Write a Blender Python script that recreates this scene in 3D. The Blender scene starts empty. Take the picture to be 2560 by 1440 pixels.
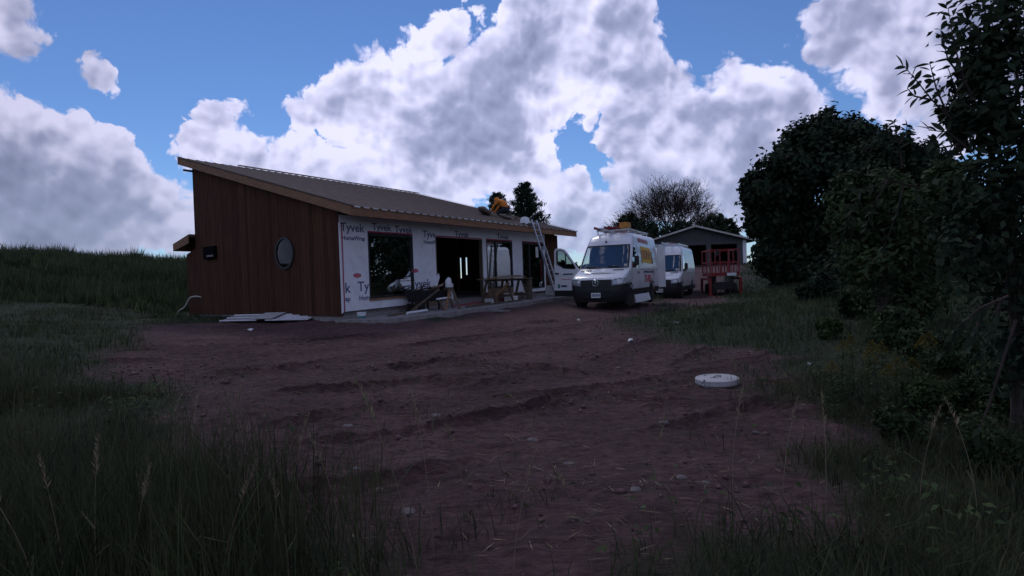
import bpy, bmesh, math, random
import numpy as np
from mathutils import Vector, Matrix, Euler

scene = bpy.context.scene
COL = scene.collection
random.seed(7)
RNG = np.random.default_rng(11)

# ------------------------------------------------------------------ camera
F_PX, PITCH, ROLL, CZ = 1500.48, 0.0138, 0.0344, 0.83      # focal length in 2560-px units, radians, metres
cam_data = bpy.data.cameras.new('camera')
cam_data.sensor_width = 36.0
cam_data.lens = 36.0 * F_PX / 2560.0
cam_data.clip_start = 0.05
cam_data.clip_end = 6000
camera = bpy.data.objects.new('camera', cam_data)
COL.objects.link(camera)
camera.matrix_world = (Matrix.Translation((0, 0, CZ)) @ Matrix.Rotation(math.radians(90) - PITCH, 4, 'X')
                       @ Matrix.Rotation(-ROLL, 4, 'Z'))
scene.camera = camera

def ray(px, py):
    """world direction of a sight line (photograph coordinates, 2560 x 1440)"""
    X = (px - 1280) / F_PX; Y = (py - 720) / F_PX
    cr, sr = math.cos(ROLL), math.sin(ROLL)
    a = X * cr - Y * sr; b = X * sr + Y * cr
    c, s = math.cos(PITCH), math.sin(PITCH)
    up = -b
    return np.array([a, c + up * s, -s + up * c])

def at(px, py, Y):
    r = ray(px, py)
    return np.array([0, 0, CZ]) + r * (Y / r[1])

# ------------------------------------------------------------------ colour management
scene.view_settings.view_transform = 'Standard'
scene.view_settings.look = 'None'
scene.view_settings.gamma = 1.0
scene.view_settings.exposure = EXPOSURE = 0.25
scene.view_settings.use_curve_mapping = False

# ------------------------------------------------------------------ sun (hidden behind the cloud ahead)
SUN_EL, SUN_AZ = math.radians(48), math.radians(-14)        # azimuth from +Y, negative = to the left
sun_data = bpy.data.lights.new('sun', 'SUN')
sun_data.energy = 0.6
sun_data.angle = math.radians(12)
sun_data.color = (1.0, 0.97, 0.94)
sun = bpy.data.objects.new('sun', sun_data)
COL.objects.link(sun)
SUN_DIR = Vector((math.sin(SUN_AZ) * math.cos(SUN_EL), math.cos(SUN_AZ) * math.cos(SUN_EL), math.sin(SUN_EL)))
sun.rotation_euler = SUN_DIR.to_track_quat('Z', 'Y').to_euler()

# ------------------------------------------------------------------ world: Nishita sky with cumulus clouds
world = bpy.data.worlds.new('World')
scene.world = world
world.use_nodes = True

def cloud_group(mass=True):
    g = bpy.data.node_groups.new('cloud_field' if mass else 'cloud_billows', 'ShaderNodeTree')
    g.interface.new_socket('Vector', in_out='INPUT', socket_type='NodeSocketVector')
    g.interface.new_socket('Field', in_out='OUTPUT', socket_type='NodeSocketFloat')
    g.interface.new_socket('Mass', in_out='OUTPUT', socket_type='NodeSocketFloat')
    N, L = g.nodes, g.links
    gi = N.new('NodeGroupInput'); go = N.new('NodeGroupOutput')
    nrm = N.new('ShaderNodeVectorMath'); nrm.operation = 'NORMALIZE'
    L.new(gi.outputs[0], nrm.inputs[0])
    D = nrm.outputs[0]
    wn = N.new('ShaderNodeTexNoise'); wn.inputs['Scale'].default_value = 6.0; wn.inputs['Detail'].default_value = 3
    L.new(D, wn.inputs['Vector'])
    ws = N.new('ShaderNodeVectorMath'); ws.operation = 'SUBTRACT'; ws.inputs[1].default_value = (.5, .5, .5)
    L.new(wn.outputs['Color'], ws.inputs[0])
    wm = N.new('ShaderNodeVectorMath'); wm.operation = 'MULTIPLY_ADD'; wm.inputs[1].default_value = (.045, .045, .045)
    L.new(ws.outputs[0], wm.inputs[0]); L.new(D, wm.inputs[2])
    W = wm.outputs[0]
    if mass:                                   # a second, finer warp tears the outlines
        w2 = N.new('ShaderNodeTexNoise'); w2.inputs['Scale'].default_value = 19; w2.inputs['Detail'].default_value = 2
        L.new(D, w2.inputs['Vector'])
        w3 = N.new('ShaderNodeVectorMath'); w3.operation = 'SUBTRACT'; w3.inputs[1].default_value = (.5, .5, .5)
        L.new(w2.outputs['Color'], w3.inputs[0])
        w4 = N.new('ShaderNodeVectorMath'); w4.operation = 'MULTIPLY_ADD'; w4.inputs[1].default_value = (.04, .04, .04)
        L.new(w3.outputs[0], w4.inputs[0]); L.new(W, w4.inputs[2]); W = w4.outputs[0]
    # cloud masses: direction and angular size of each billow (read off the photograph's sky)
    blobs = [  # px, py, radius px, weight
        (0, 40, 60, 1), (45, 60, 35, 1), (20, 110, 40, 1), (258, 188, 34, .8), (285, 228, 26, .6), (338, 214, 12, .25), (10, 290, 75, 1), (60, 330, 75, 1), (120, 370, 90, 1),
        (185, 330, 48, 1), (250, 370, 60, 1), (300, 400, 45, 1), (50, 450, 140, 1), (180, 480, 130, 1), (300, 500, 90, 1), (410, 480, 52, 1), (440, 530, 60, 1), (380, 560, 90, 1),
        (250, 590, 110, 1), (80, 590, 120, 1), (460, 590, 50, 1), (545, 330, 55, 1), (515, 300, 35, 1), (578, 262, 22, .8), (500, 370, 50, 1), (560, 385, 60, 1),
        (610, 375, 50, 1), (640, 400, 40, 1), (465, 290, 24, .6), (425, 335, 18, .6), (690, 390, 32, 1), (730, 385, 40, 1), (780, 375, 35, 1), (830, 385, 30, 1),
        (890, 370, 18, .8), (800, 420, 70, 1), (880, 430, 70, 1), (960, 400, 50, 1), (940, 450, 70, 1), (1010, 440, 70, 1), (720, 430, 60, 1), (775, 295, 35, 1),
        (815, 265, 40, 1), (870, 215, 50, 1), (920, 190, 45, 1), (965, 165, 40, 1), (1010, 130, 45, 1), (1060, 110, 40, 1), (1110, 90, 42, 1), (1140, 75, 30, 1),
        (1145, 115, 28, 1), (880, 280, 80, 1), (960, 240, 90, 1), (1040, 200, 80, 1), (1000, 320, 100, 1), (880, 340, 55, 1), (1190, 40, 36, .7), (1170, 15, 26, .6),
        (1310, 60, 80, 1), (1400, 60, 110, 1), (1340, 160, 130, 1), (1230, 240, 110, 1), (1130, 280, 110, 1), (1280, 300, 110, 1), (1180, 380, 120, 1), (1060, 380, 100, 1),
        (1470, 150, 120, 1), (1500, 60, 80, 1), (1560, 40, 60, 1), (1590, 110, 50, 1), (1390, 260, 60, 1), (1280, 420, 100, 1), (1100, 460, 90, 1), (1590, 230, 90, 1),
        (1560, 180, 70, 1), (1640, 170, 40, 1), (1680, 220, 60, 1), (1660, 320, 120, 1), (1560, 330, 60, 1), (1720, 260, 60, 1), (1760, 330, 110, 1), (1640, 440, 110, 1),
        (1760, 460, 120, 1), (1480, 300, 35, .8), (1500, 335, 25, .7), (1510, 365, 30, .6), (1800, 215, 40, 1), (1850, 195, 38, 1), (1930, 195, 45, 1), (1980, 230, 50, 1),
        (1900, 270, 80, 1), (1990, 290, 70, 1), (2040, 260, 40, 1), (1880, 370, 100, 1), (1970, 350, 70, 1), (1830, 400, 60, 1), (1860, 480, 100, 1), (2050, 40, 60, .8),
        (2110, 110, 80, 1), (2200, 60, 110, 1), (2300, 120, 120, 1), (2140, 190, 70, .8), (2240, 210, 80, .9), (2400, 60, 130, 1), (2500, 150, 150, 1), (2340, 220, 80, 1),
        (2230, 310, 40, .6), (2320, 330, 60, .75), (2400, 350, 60, .8), (1430, 490, 60, .8), (1400, 560, 90, 1), (1480, 540, 60, 1), (1560, 520, 60, 1), (1520, 580, 80, 1),
        (1330, 560, 80, 1), (1330, 500, 60, .6), (1500, 420, 25, .5),
    ]
    cur = None
    for (px, py, r, w) in (blobs if mass else blobs[:1]):
        d = ray(px, py); d = d / np.linalg.norm(d)
        cos = d[1]
        rad = r / F_PX * cos * 1.12
        n = N.new('ShaderNodeVectorMath'); n.operation = 'DISTANCE'; n.inputs[1].default_value = tuple(d)
        L.new(W, n.inputs[0])
        m = N.new('ShaderNodeMath'); m.operation = 'MULTIPLY_ADD'
        m.inputs[1].default_value = -1 / .055; m.inputs[2].default_value = rad / .055 - (1 - w) * .7
        L.new(n.outputs['Value'], m.inputs[0])
        if cur is None:
            cur = m.outputs[0]
        else:
            x = N.new('ShaderNodeMath'); x.operation = 'MAXIMUM'
            L.new(cur, x.inputs[0]); L.new(m.outputs[0], x.inputs[1]); cur = x.outputs[0]
    # scattered fair-weather cumulus over the rest of the sky
    gn = N.new('ShaderNodeTexNoise'); gn.inputs['Scale'].default_value = 2.6; gn.inputs['Detail'].default_value = 4
    L.new(W, gn.inputs['Vector'])
    gm = N.new('ShaderNodeMath'); gm.operation = 'MULTIPLY_ADD'; gm.inputs[1].default_value = 5.0; gm.inputs[2].default_value = -2.55
    L.new(gn.outputs['Fac'], gm.inputs[0])
    sp = N.new('ShaderNodeSeparateXYZ'); L.new(D, sp.inputs[0])
    gate = N.new('ShaderNodeMapRange'); gate.inputs['From Min'].default_value = .45; gate.inputs['From Max'].default_value = .7
    gate.inputs['To Min'].default_value = 0; gate.inputs['To Max'].default_value = -3
    L.new(sp.outputs['Y'], gate.inputs['Value'])
    ga = N.new('ShaderNodeMath'); ga.operation = 'ADD'; L.new(gm.outputs[0], ga.inputs[0]); L.new(gate.outputs[0], ga.inputs[1])
    gx = N.new('ShaderNodeMath'); gx.operation = 'MAXIMUM'; L.new(cur, gx.inputs[0]); L.new(ga.outputs[0], gx.inputs[1])
    base = N.new('ShaderNodeMath'); base.operation = 'MAXIMUM'; base.inputs[1].default_value = -1.2
    L.new(gx.outputs[0], base.inputs[0]); mass_out = base
    cap = N.new('ShaderNodeMath'); cap.operation = 'MINIMUM'; cap.inputs[1].default_value = .5
    L.new(base.outputs[0], cap.inputs[0]); base = cap
    # billows
    n1 = N.new('ShaderNodeTexNoise'); n1.inputs['Scale'].default_value = 15; n1.inputs['Detail'].default_value = 7 if mass else 3; n1.inputs['Roughness'].default_value = .56
    L.new(W, n1.inputs['Vector'])
    vo = N.new('ShaderNodeTexVoronoi'); vo.feature = 'F1'; vo.inputs['Scale'].default_value = 33
    vo.inputs['Detail'].default_value = 2.0 if mass else 0.5; vo.inputs['Roughness'].default_value = .55; vo.inputs['Lacunarity'].default_value = 2.3; vo.normalize = True
    L.new(W, vo.inputs['Vector'])
    a1 = N.new('ShaderNodeMath'); a1.operation = 'MULTIPLY_ADD'; a1.inputs[1].default_value = 1.5; a1.inputs[2].default_value = -.75
    L.new(n1.outputs['Fac'], a1.inputs[0])
    a2 = N.new('ShaderNodeMath'); a2.operation = 'MULTIPLY_ADD'; a2.inputs[1].default_value = -1.1; a2.inputs[2].default_value = .40
    L.new(vo.outputs['Distance'], a2.inputs[0])
    s1 = N.new('ShaderNodeMath'); s1.operation = 'ADD'; L.new(a1.outputs[0], s1.inputs[0]); L.new(a2.outputs[0], s1.inputs[1])
    if not mass:
        L.new(s1.outputs[0], go.inputs[0]); return g
    s2 = N.new('ShaderNodeMath'); s2.operation = 'ADD'; L.new(s1.outputs[0], s2.inputs[0]); L.new(base.outputs[0], s2.inputs[1])
    L.new(s2.outputs[0], go.inputs[0]); L.new(mass_out.outputs[0], go.inputs[1])
    return g

def build_world():
    N, L = world.node_tree.nodes, world.node_tree.links
    N.clear()
    out = N.new('ShaderNodeOutputWorld')
    tc = N.new('ShaderNodeTexCoord')
    sky = N.new('ShaderNodeTexSky'); sky.sky_type = 'NISHITA'; sky.sun_disc = False
    sky.sun_elevation = SUN_EL
    sky.sun_rotation = SUN_AZ
    sky.altitude = 300; sky.air_density = 1.0; sky.dust_density = 0.0; sky.ozone_density = 5.0
    bg = N.new('ShaderNodeBackground'); bg.inputs['Strength'].default_value = 0.068
    tint = N.new('ShaderNodeMix'); tint.data_type = 'RGBA'; tint.blend_type = 'MULTIPLY'; tint.inputs['Factor'].default_value = 1
    tint.inputs['B'].default_value = (.80, .93, 1.17, 1)          # the camera's cool white balance
    L.new(sky.outputs[0], tint.inputs['A']); L.new(tint.outputs['Result'], bg.inputs['Color'])
    G = cloud_group()
    g0 = N.new('ShaderNodeGroup'); g0.node_tree = G
    L.new(tc.outputs['Generated'], g0.inputs[0])
    off = N.new('ShaderNodeVectorMath'); off.operation = 'ADD'
    sd = Vector((-.35, 0, 1)).normalized() * .014
    off.inputs[1].default_value = sd
    L.new(tc.outputs['Generated'], off.inputs[0])
    G2 = cloud_group(False)
    g1 = N.new('ShaderNodeGroup'); g1.node_tree = G2
    L.new(off.outputs[0], g1.inputs[0])
    g2 = N.new('ShaderNodeGroup'); g2.node_tree = G2
    L.new(tc.outputs['Generated'], g2.inputs[0])
    rel = N.new('ShaderNodeMath'); rel.operation = 'SUBTRACT'
    L.new(g2.outputs[0], rel.inputs[0]); L.new(g1.outputs[0], rel.inputs[1])
    thick = N.new('ShaderNodeMapRange'); thick.interpolation_type = 'SMOOTHSTEP'
    thick.inputs['From Min'].default_value = -.1; thick.inputs['From Max'].default_value = 1.5
    thick.inputs['To Min'].default_value = 1.0; thick.inputs['To Max'].default_value = .50
    tk = N.new('ShaderNodeMath'); tk.operation = 'MULTIPLY_ADD'; tk.inputs[1].default_value = .8
    L.new(g2.outputs[0], tk.inputs[0]); L.new(g0.outputs[1], tk.inputs[2])
    L.new(tk.outputs[0], thick.inputs['Value'])
    lo = N.new('ShaderNodeTexNoise'); lo.inputs['Scale'].default_value = 7.5; lo.inputs['Detail'].default_value = 3
    L.new(tc.outputs['Generated'], lo.inputs['Vector'])
    lm = N.new('ShaderNodeMapRange'); lm.interpolation_type = 'SMOOTHSTEP'
    lm.inputs['From Min'].default_value = .40; lm.inputs['From Max'].default_value = .62
    lm.inputs['To Min'].default_value = .12; lm.inputs['To Max'].default_value = -.27
    L.new(lo.outputs['Fac'], lm.inputs['Value'])
    th2 = N.new('ShaderNodeMath'); th2.operation = 'ADD'
    L.new(thick.outputs[0], th2.inputs[0]); L.new(lm.outputs[0], th2.inputs[1]); thick = th2
    rl = N.new('ShaderNodeMath'); rl.operation = 'MULTIPLY_ADD'; rl.inputs[1].default_value = .85; rl.use_clamp = True
    L.new(rel.outputs[0], rl.inputs[0]); L.new(thick.outputs[0], rl.inputs[2])
    ramp = N.new('ShaderNodeValToRGB')
    e = ramp.color_ramp.elements
    e[0].position = 0; e[0].color = (.17, .20, .34, 1)
    e[1].position = 1; e[1].color = (.74, .74, 1.0, 1)
    m = e.new(.5); m.color = (.33, .36, .56, 1)
    L.new(rl.outputs[0], ramp.inputs['Fac'])
    # brighter towards the hidden sun, paler and flatter in the haze near the horizon
    nd = N.new('ShaderNodeVectorMath'); nd.operation = 'NORMALIZE'; L.new(tc.outputs['Generated'], nd.inputs[0])
    dt = N.new('ShaderNodeVectorMath'); dt.operation = 'DOT_PRODUCT'; L.new(nd.outputs[0], dt.inputs[0])
    dt.inputs[1].default_value = tuple(Vector(ray(1330, 60)).normalized())
    gl = N.new('ShaderNodeMapRange'); gl.interpolation_type = 'SMOOTHSTEP'
    gl.inputs['From Min'].default_value = .72; gl.inputs['From Max'].default_value = 1.0
    gl.inputs['To Min'].default_value = .72; gl.inputs['To Max'].default_value = 1.0
    L.new(dt.outputs['Value'], gl.inputs['Value'])
    sep = N.new('ShaderNodeSeparateXYZ'); L.new(nd.outputs[0], sep.inputs[0])
    hz = N.new('ShaderNodeMapRange'); hz.inputs['From Min'].default_value = 0; hz.inputs['From Max'].default_value = .22
    hz.inputs['To Min'].default_value = .62; hz.inputs['To Max'].default_value = 0
    L.new(sep.outputs['Z'], hz.inputs['Value'])
    hm = N.new('ShaderNodeMix'); hm.data_type = 'RGBA'; hm.inputs['B'].default_value = (.34, .42, .60, 1)
    L.new(hz.outputs[0], hm.inputs['Factor']); L.new(ramp.outputs['Color'], hm.inputs['A'])
    cb = N.new('ShaderNodeBackground')
    L.new(gl.outputs[0], cb.inputs['Strength']); L.new(hm.outputs['Result'], cb.inputs['Color'])
    al = N.new('ShaderNodeMapRange'); al.interpolation_type = 'SMOOTHSTEP'
    al.inputs['From Min'].default_value = -.04; al.inputs['From Max'].default_value = .13
    L.new(g0.outputs[0], al.inputs['Value'])
    so = N.new('ShaderNodeTexNoise'); so.inputs['Scale'].default_value = 4.3; so.inputs['Detail'].default_value = 1
    L.new(tc.outputs['Generated'], so.inputs['Vector'])
    sm = N.new('ShaderNodeMapRange'); sm.inputs['From Min'].default_value = .42; sm.inputs['From Max'].default_value = .66
    sm.inputs['To Min'].default_value = .09; sm.inputs['To Max'].default_value = .32
    L.new(so.outputs['Fac'], sm.inputs['Value']); L.new(sm.outputs[0], al.inputs['From Max'])
    mix = N.new('ShaderNodeMixShader')
    L.new(al.outputs[0], mix.inputs['Fac']); L.new(bg.outputs[0], mix.inputs[1]); L.new(cb.outputs[0], mix.inputs[2])
    L.new(mix.outputs[0], out.inputs['Surface'])
build_world()
world.cycles.sampling_method = 'MANUAL'
world.cycles.sample_map_resolution = 256

scene.cycles.max_bounces = 5
scene.cycles.diffuse_bounces = 2
scene.cycles.glossy_bounces = 3
scene.cycles.transmission_bounces = 3
scene.cycles.transparent_max_bounces = 8

# ------------------------------------------------------------------ helpers
class MB:
    """collects shapes; build() links them as ONE mesh object"""
    def __init__(self):
        self.v = []; self.f = []
    def quadverts(self, vs, fs):
        o = len(self.v)
        self.v += [tuple(map(float, p)) for p in vs]
        self.f += [tuple(i + o for i in f) for f in fs]
        return self
    def hexa(self, p):                       # 8 points: bottom 4 (ccw), top 4
        return self.quadverts(p, [(3, 2, 1, 0), (4, 5, 6, 7), (0, 1, 5, 4), (1, 2, 6, 5), (2, 3, 7, 6), (3, 0, 4, 7)])
    def box(self, c, s, rot=None):
        x, y, z = s[0] / 2, s[1] / 2, s[2] / 2
        p = [(-x, -y, -z), (x, -y, -z), (x, y, -z), (-x, y, -z), (-x, -y, z), (x, -y, z), (x, y, z), (-x, y, z)]
        m = rot if rot is not None else Matrix.Identity(3)
        if isinstance(m, Euler): m = m.to_matrix()
        return self.hexa([tuple(m @ Vector(q) + Vector(c)) for q in p])
    def bar(self, a, b, w, h=None, up=(0, 0, 1)):  # a rectangular bar from a to b
        a = Vector(a); b = Vector(b); h = w if h is None else h
        d = (b - a).normalized(); u = Vector(up)
        if abs(d.dot(u)) > .98: u = Vector((0, 1, 0))
        s = d.cross(u).normalized(); t = s.cross(d).normalized()
        q = []
        for e in (a, b):
            for (i, j) in ((-1, -1), (1, -1), (1, 1), (-1, 1)):
                q.append(tuple(e + s * (i * w / 2) + t * (j * h / 2)))
        return self.quadverts(q, [(3, 2, 1, 0), (4, 5, 6, 7), (0, 1, 5, 4), (1, 2, 6, 5), (2, 3, 7, 6), (3, 0, 4, 7)])
    def tube(self, pts, rad, n=8, cap=True):
        pts = [Vector(p) for p in pts]
        if not hasattr(rad, '__len__'): rad = [rad] * len(pts)
        rings = []; prev = None
        for i, p in enumerate(pts):
            d = (pts[min(i + 1, len(pts) - 1)] - pts[max(i - 1, 0)])
            d = d.normalized() if d.length > 1e-9 else Vector((0, 0, 1))
            if prev is None:
                u = Vector((0, 0, 1)) if abs(d.z) < .9 else Vector((1, 0, 0))
            else:
                u = prev
            s = d.cross(u)
            s = s.normalized() if s.length > 1e-6 else d.orthogonal().normalized()
            t = s.cross(d).normalized(); prev = t
            rings.append([tuple(p + (s * math.cos(2 * math.pi * k / n) + t * math.sin(2 * math.pi * k / n)) * rad[i]) for k in range(n)])
        vs = [q for r in rings for q in r]; fs = []
        for i in range(len(rings) - 1):
            for k in range(n):
                k2 = (k + 1) % n
                fs.append((i * n + k, i * n + k2, (i + 1) * n + k2, (i + 1) * n + k))
        if cap:
            fs.append(tuple(range(n - 1, -1, -1))); m = (len(rings) - 1) * n
            fs.append(tuple(m + k for k in range(n)))
        return self.quadverts(vs, fs)
    def lathe(self, prof, n=24, c=(0, 0, 0), axis='Z', cap=True):   # prof: (radius, height)
        vs = []; fs = []
        for (r, h) in prof:
            for k in range(n):
                a = 2 * math.pi * k / n
                q = (r * math.cos(a), r * math.sin(a), h)
                if axis == 'Y': q = (q[0], q[2], q[1])
                if axis == 'X': q = (q[2], q[0], q[1])
                vs.append((q[0] + c[0], q[1] + c[1], q[2] + c[2]))
        for i in range(len(prof) - 1):
            for k in range(n):
                k2 = (k + 1) % n
                fs.append((i * n + k, i * n + k2, (i + 1) * n + k2, (i + 1) * n + k))
        if cap:
            fs.append(tuple(range(n - 1, -1, -1))); m = (len(prof) - 1) * n
            fs.append(tuple(m + k for k in range(n)))
        return self.quadverts(vs, fs)
    def prism(self, poly, a, b):             # poly: list of 3-vectors; extruded by vector b-a applied to each
        n = len(poly); a = Vector(a); b = Vector(b)
        vs = [tuple(Vector(p) + a) for p in poly] + [tuple(Vector(p) + b) for p in poly]
        fs = [tuple(range(n - 1, -1, -1)), tuple(range(n, 2 * n))] + [(i, (i + 1) % n, (i + 1) % n + n, i + n) for i in range(n)]
        return self.quadverts(vs, fs)
    def build(self, name, mat=None, parent=None, smooth=False, bevel=0, loc=None):
        me = bpy.data.meshes.new(name)
        me.from_pydata(self.v, [], self.f); me.update()
        bm = bmesh.new(); bm.from_mesh(me)
        bmesh.ops.recalc_face_normals(bm, faces=bm.faces)
        if bevel:
            bmesh.ops.bevel(bm, geom=[e for e in bm.edges if len(e.link_faces) == 2 and e.calc_face_angle(0) > .5], offset=bevel, segments=1, affect='EDGES', clamp_overlap=True)
        bm.to_mesh(me); bm.free()
        return link(name, me, mat, parent, smooth, loc)

def link(name, me, mat=None, parent=None, smooth=False, loc=None):
    if smooth:
        me.polygons.foreach_set('use_smooth', [True] * len(me.polygons))
        if smooth != 'all':
            me.set_sharp_from_angle(angle=math.radians(smooth if smooth is not True else 40))
    o = bpy.data.objects.new(name, me)
    COL.objects.link(o)
    if mat is not None and len(me.materials) == 0: me.materials.append(mat)
    if parent is not None: o.parent = parent
    if loc is not None: o.location = loc
    return o

def arrays_mesh(name, verts, faces, mat=None, parent=None, smooth=False, stuff=False):
    """verts (N,3), faces (M,k) numpy arrays"""
    me = bpy.data.meshes.new(name)
    verts = np.asarray(verts, np.float32); faces = np.asarray(faces, np.int32)
    m, k = faces.shape
    me.vertices.add(len(verts)); me.vertices.foreach_set('co', verts.ravel())
    me.loops.add(m * k); me.loops.foreach_set('vertex_index', faces.ravel())
    me.polygons.add(m); me.polygons.foreach_set('loop_start', np.arange(0, m * k, k, dtype=np.int32))
    me.polygons.foreach_set('loop_total', np.full(m, k, np.int32))
    me.update(calc_edges=True)
    o = link(name, me, mat, parent, 'all' if smooth else False)
    if stuff: o['kind'] = 'stuff'
    return o

def thing(name, label, cat, loc=(0, 0, 0), rot=(0, 0, 0), group=None):
    o = bpy.data.objects.new(name, None); COL.objects.link(o)
    o.location = tuple(map(float, loc)); o.rotation_euler = rot
    o.empty_display_size = .2
    o['label'] = label; o['category'] = cat
    if group: o['group'] = group
    return o

def tag(o, label, cat, group=None):
    o['label'] = label; o['category'] = cat
    if group: o['group'] = group
    return o

def struct(o):
    o['kind'] = 'structure'; return o

# ---- text as mesh, placed by an origin and two axes
def text_mesh(s, size=1.0, bold=0.0, shear=0.0):
    cu = bpy.data.curves.new('lettering', 'FONT'); cu.body = s; cu.size = size; cu.resolution_u = 2
    cu.offset = bold; cu.shear = shear; cu.extrude = .001
    o = bpy.data.objects.new('lettering', cu); COL.objects.link(o)
    dg = bpy.context.evaluated_depsgraph_get()
    me = bpy.data.meshes.new_from_object(o.evaluated_get(dg))
    bpy.data.objects.remove(o); bpy.data.curves.remove(cu)
    return me

def place_text(s, size, fn, mat, parent, name='lettering', bold=0, shear=0, clip=None, sx=1.0):
    """fn(x, y, d) maps text coordinates to the parent's space"""
    me = text_mesh(s, size, bold, shear)
    if clip:
        bm = bmesh.new(); bm.from_mesh(me)
        for (co, no) in clip:
            bmesh.ops.bisect_plane(bm, geom=list(bm.verts) + list(bm.edges) + list(bm.faces), plane_co=co, plane_no=no, clear_outer=True)
        bm.to_mesh(me); bm.free()
    for v in me.vertices: v.co = Vector(fn(v.co.x * sx, v.co.y, v.co.z))
    me.materials.clear()
    return link(name, me, mat, parent)

# ------------------------------------------------------------------ procedural materials
def mat(name, col, rough=.75, metal=0.0, var=.18, scale=6.0, detail=5, bump=0.0, bscale=40.0, spec=.35, col2=None, stretch=(1, 1, 1), dirt=0, island=0, coat=0):
    m = bpy.data.materials.new(name); m.use_nodes = True
    N, L = m.node_tree.nodes, m.node_tree.links
    p = N['Principled BSDF']
    p.inputs['Roughness'].default_value = rough; p.inputs['Metallic'].default_value = metal
    p.inputs['Specular IOR Level'].default_value = spec
    if coat: p.inputs['Coat Weight'].default_value = coat; p.inputs['Coat Roughness'].default_value = .08
    tc = N.new('ShaderNodeTexCoord')
    mp = N.new('ShaderNodeMapping'); mp.inputs['Scale'].default_value = stretch
    L.new(tc.outputs['Object'], mp.inputs['Vector'])
    nz = N.new('ShaderNodeTexNoise'); nz.inputs['Scale'].default_value = scale; nz.inputs['Detail'].default_value = detail; nz.inputs['Roughness'].default_value = .6
    L.new(mp.outputs[0], nz.inputs['Vector'])
    rp = N.new('ShaderNodeValToRGB')
    a = tuple(c * (1 - var) for c in col); b = tuple(min(1, c * (1 + var)) for c in (col2 or col))
    rp.color_ramp.elements[0].position = .33; rp.color_ramp.elements[0].color = (*a, 1)
    rp.color_ramp.elements[1].position = .68; rp.color_ramp.elements[1].color = (*b, 1)
    L.new(nz.outputs['Fac'], rp.inputs['Fac'])
    c = rp.outputs['Color']
    if island:
        ge = N.new('ShaderNodeNewGeometry')
        mr = N.new('ShaderNodeMapRange'); mr.inputs['To Min'].default_value = 1 - island; mr.inputs['To Max'].default_value = 1 + island
        L.new(ge.outputs['Random Per Island'], mr.inputs['Value'])
        hs = N.new('ShaderNodeHueSaturation'); L.new(mr.outputs[0], hs.inputs['Value']); L.new(c, hs.inputs['Color'])
        mh = N.new('ShaderNodeMapRange'); mh.inputs['To Min'].default_value = .47; mh.inputs['To Max'].default_value = .53
        wn = N.new('ShaderNodeTexWhiteNoise'); wn.noise_dimensions = '1D'
        L.new(ge.outputs['Random Per Island'], wn.inputs['W']); L.new(wn.outputs['Value'], mh.inputs['Value']); L.new(mh.outputs[0], hs.inputs['Hue'])
        c = hs.outputs['Color']
    if dirt:                                   # splashes of soil and dust with a shape of their own
        dn = N.new('ShaderNodeTexNoise'); dn.inputs['Scale'].default_value = 2.3; dn.inputs['Detail'].default_value = 8; dn.inputs['Roughness'].default_value = .7
        L.new(tc.outputs['Object'], dn.inputs['Vector'])
        dr = N.new('ShaderNodeMapRange'); dr.inputs['From Min'].default_value = .48; dr.inputs['From Max'].default_value = .75; dr.inputs['To Max'].default_value = dirt
        L.new(dn.outputs['Fac'], dr.inputs['Value'])
        mx = N.new('ShaderNodeMix'); mx.data_type = 'RGBA'; mx.inputs['B'].default_value = (.12, .08, .07, 1)
        L.new(dr.outputs[0], mx.inputs['Factor']); L.new(c, mx.inputs['A']); c = mx.outputs['Result']
    L.new(c, p.inputs['Base Color'])
    if bump:
        bn = N.new('ShaderNodeTexNoise'); bn.inputs['Scale'].default_value = bscale; bn.inputs['Detail'].default_value = 6
        L.new(mp.outputs[0], bn.inputs['Vector'])
        bu = N.new('ShaderNodeBump'); bu.inputs['Strength'].default_value = bump; bu.inputs['Distance'].default_value = .02
        L.new(bn.outputs['Fac'], bu.inputs['Height']); L.new(bu.outputs[0], p.inputs['Normal'])
    return m

def leaf_mat(name, col, col2, trans=.35, rough=.5):
    m = mat(name, col, rough, var=.25, scale=1.2, col2=col2, island=.5, spec=.12)
    N, L = m.node_tree.nodes, m.node_tree.links
    p = N['Principled BSDF']; src = p.inputs['Base Color'].links[0].from_socket
    t = N.new('ShaderNodeBsdfTranslucent'); L.new(src, t.inputs['Color'])
    mx = N.new('ShaderNodeMixShader'); mx.inputs['Fac'].default_value = trans
    L.new(p.outputs[0], mx.inputs[1]); L.new(t.outputs[0], mx.inputs[2])
    L.new(mx.outputs[0], N['Material Output'].inputs['Surface'])
    return m

def glass_mat(name, tint=(.8, .85, .85), refl=1.0):
    m = bpy.data.materials.new(name); m.use_nodes = True
    N, L = m.node_tree.nodes, m.node_tree.links
    N.remove(N['Principled BSDF'])
    lw = N.new('ShaderNodeLayerWeight'); lw.inputs['Blend'].default_value = .5
    pw = N.new('ShaderNodeMath'); pw.operation = 'POWER'; pw.inputs[1].default_value = 4.0
    L.new(lw.outputs['Facing'], pw.inputs[0])
    ml = N.new('ShaderNodeMath'); ml.operation = 'MULTIPLY_ADD'; ml.use_clamp = True
    ml.inputs[1].default_value = .9; ml.inputs[2].default_value = .085 * refl
    L.new(pw.outputs[0], ml.inputs[0])
    tr = N.new('ShaderNodeBsdfTransparent'); tr.inputs['Color'].default_value = (*tint, 1)
    gl = N.new('ShaderNodeBsdfGlossy'); gl.inputs['Roughness'].default_value = .015; gl.inputs['Color'].default_value = (.95, .97, 1, 1)
    mx = N.new('ShaderNodeMixShader')
    L.new(ml.outputs[0], mx.inputs['Fac']); L.new(tr.outputs[0], mx.inputs[1]); L.new(gl.outputs[0], mx.inputs[2])
    L.new(mx.outputs[0], N['Material Output'].inputs['Surface'])
    return m

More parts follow.
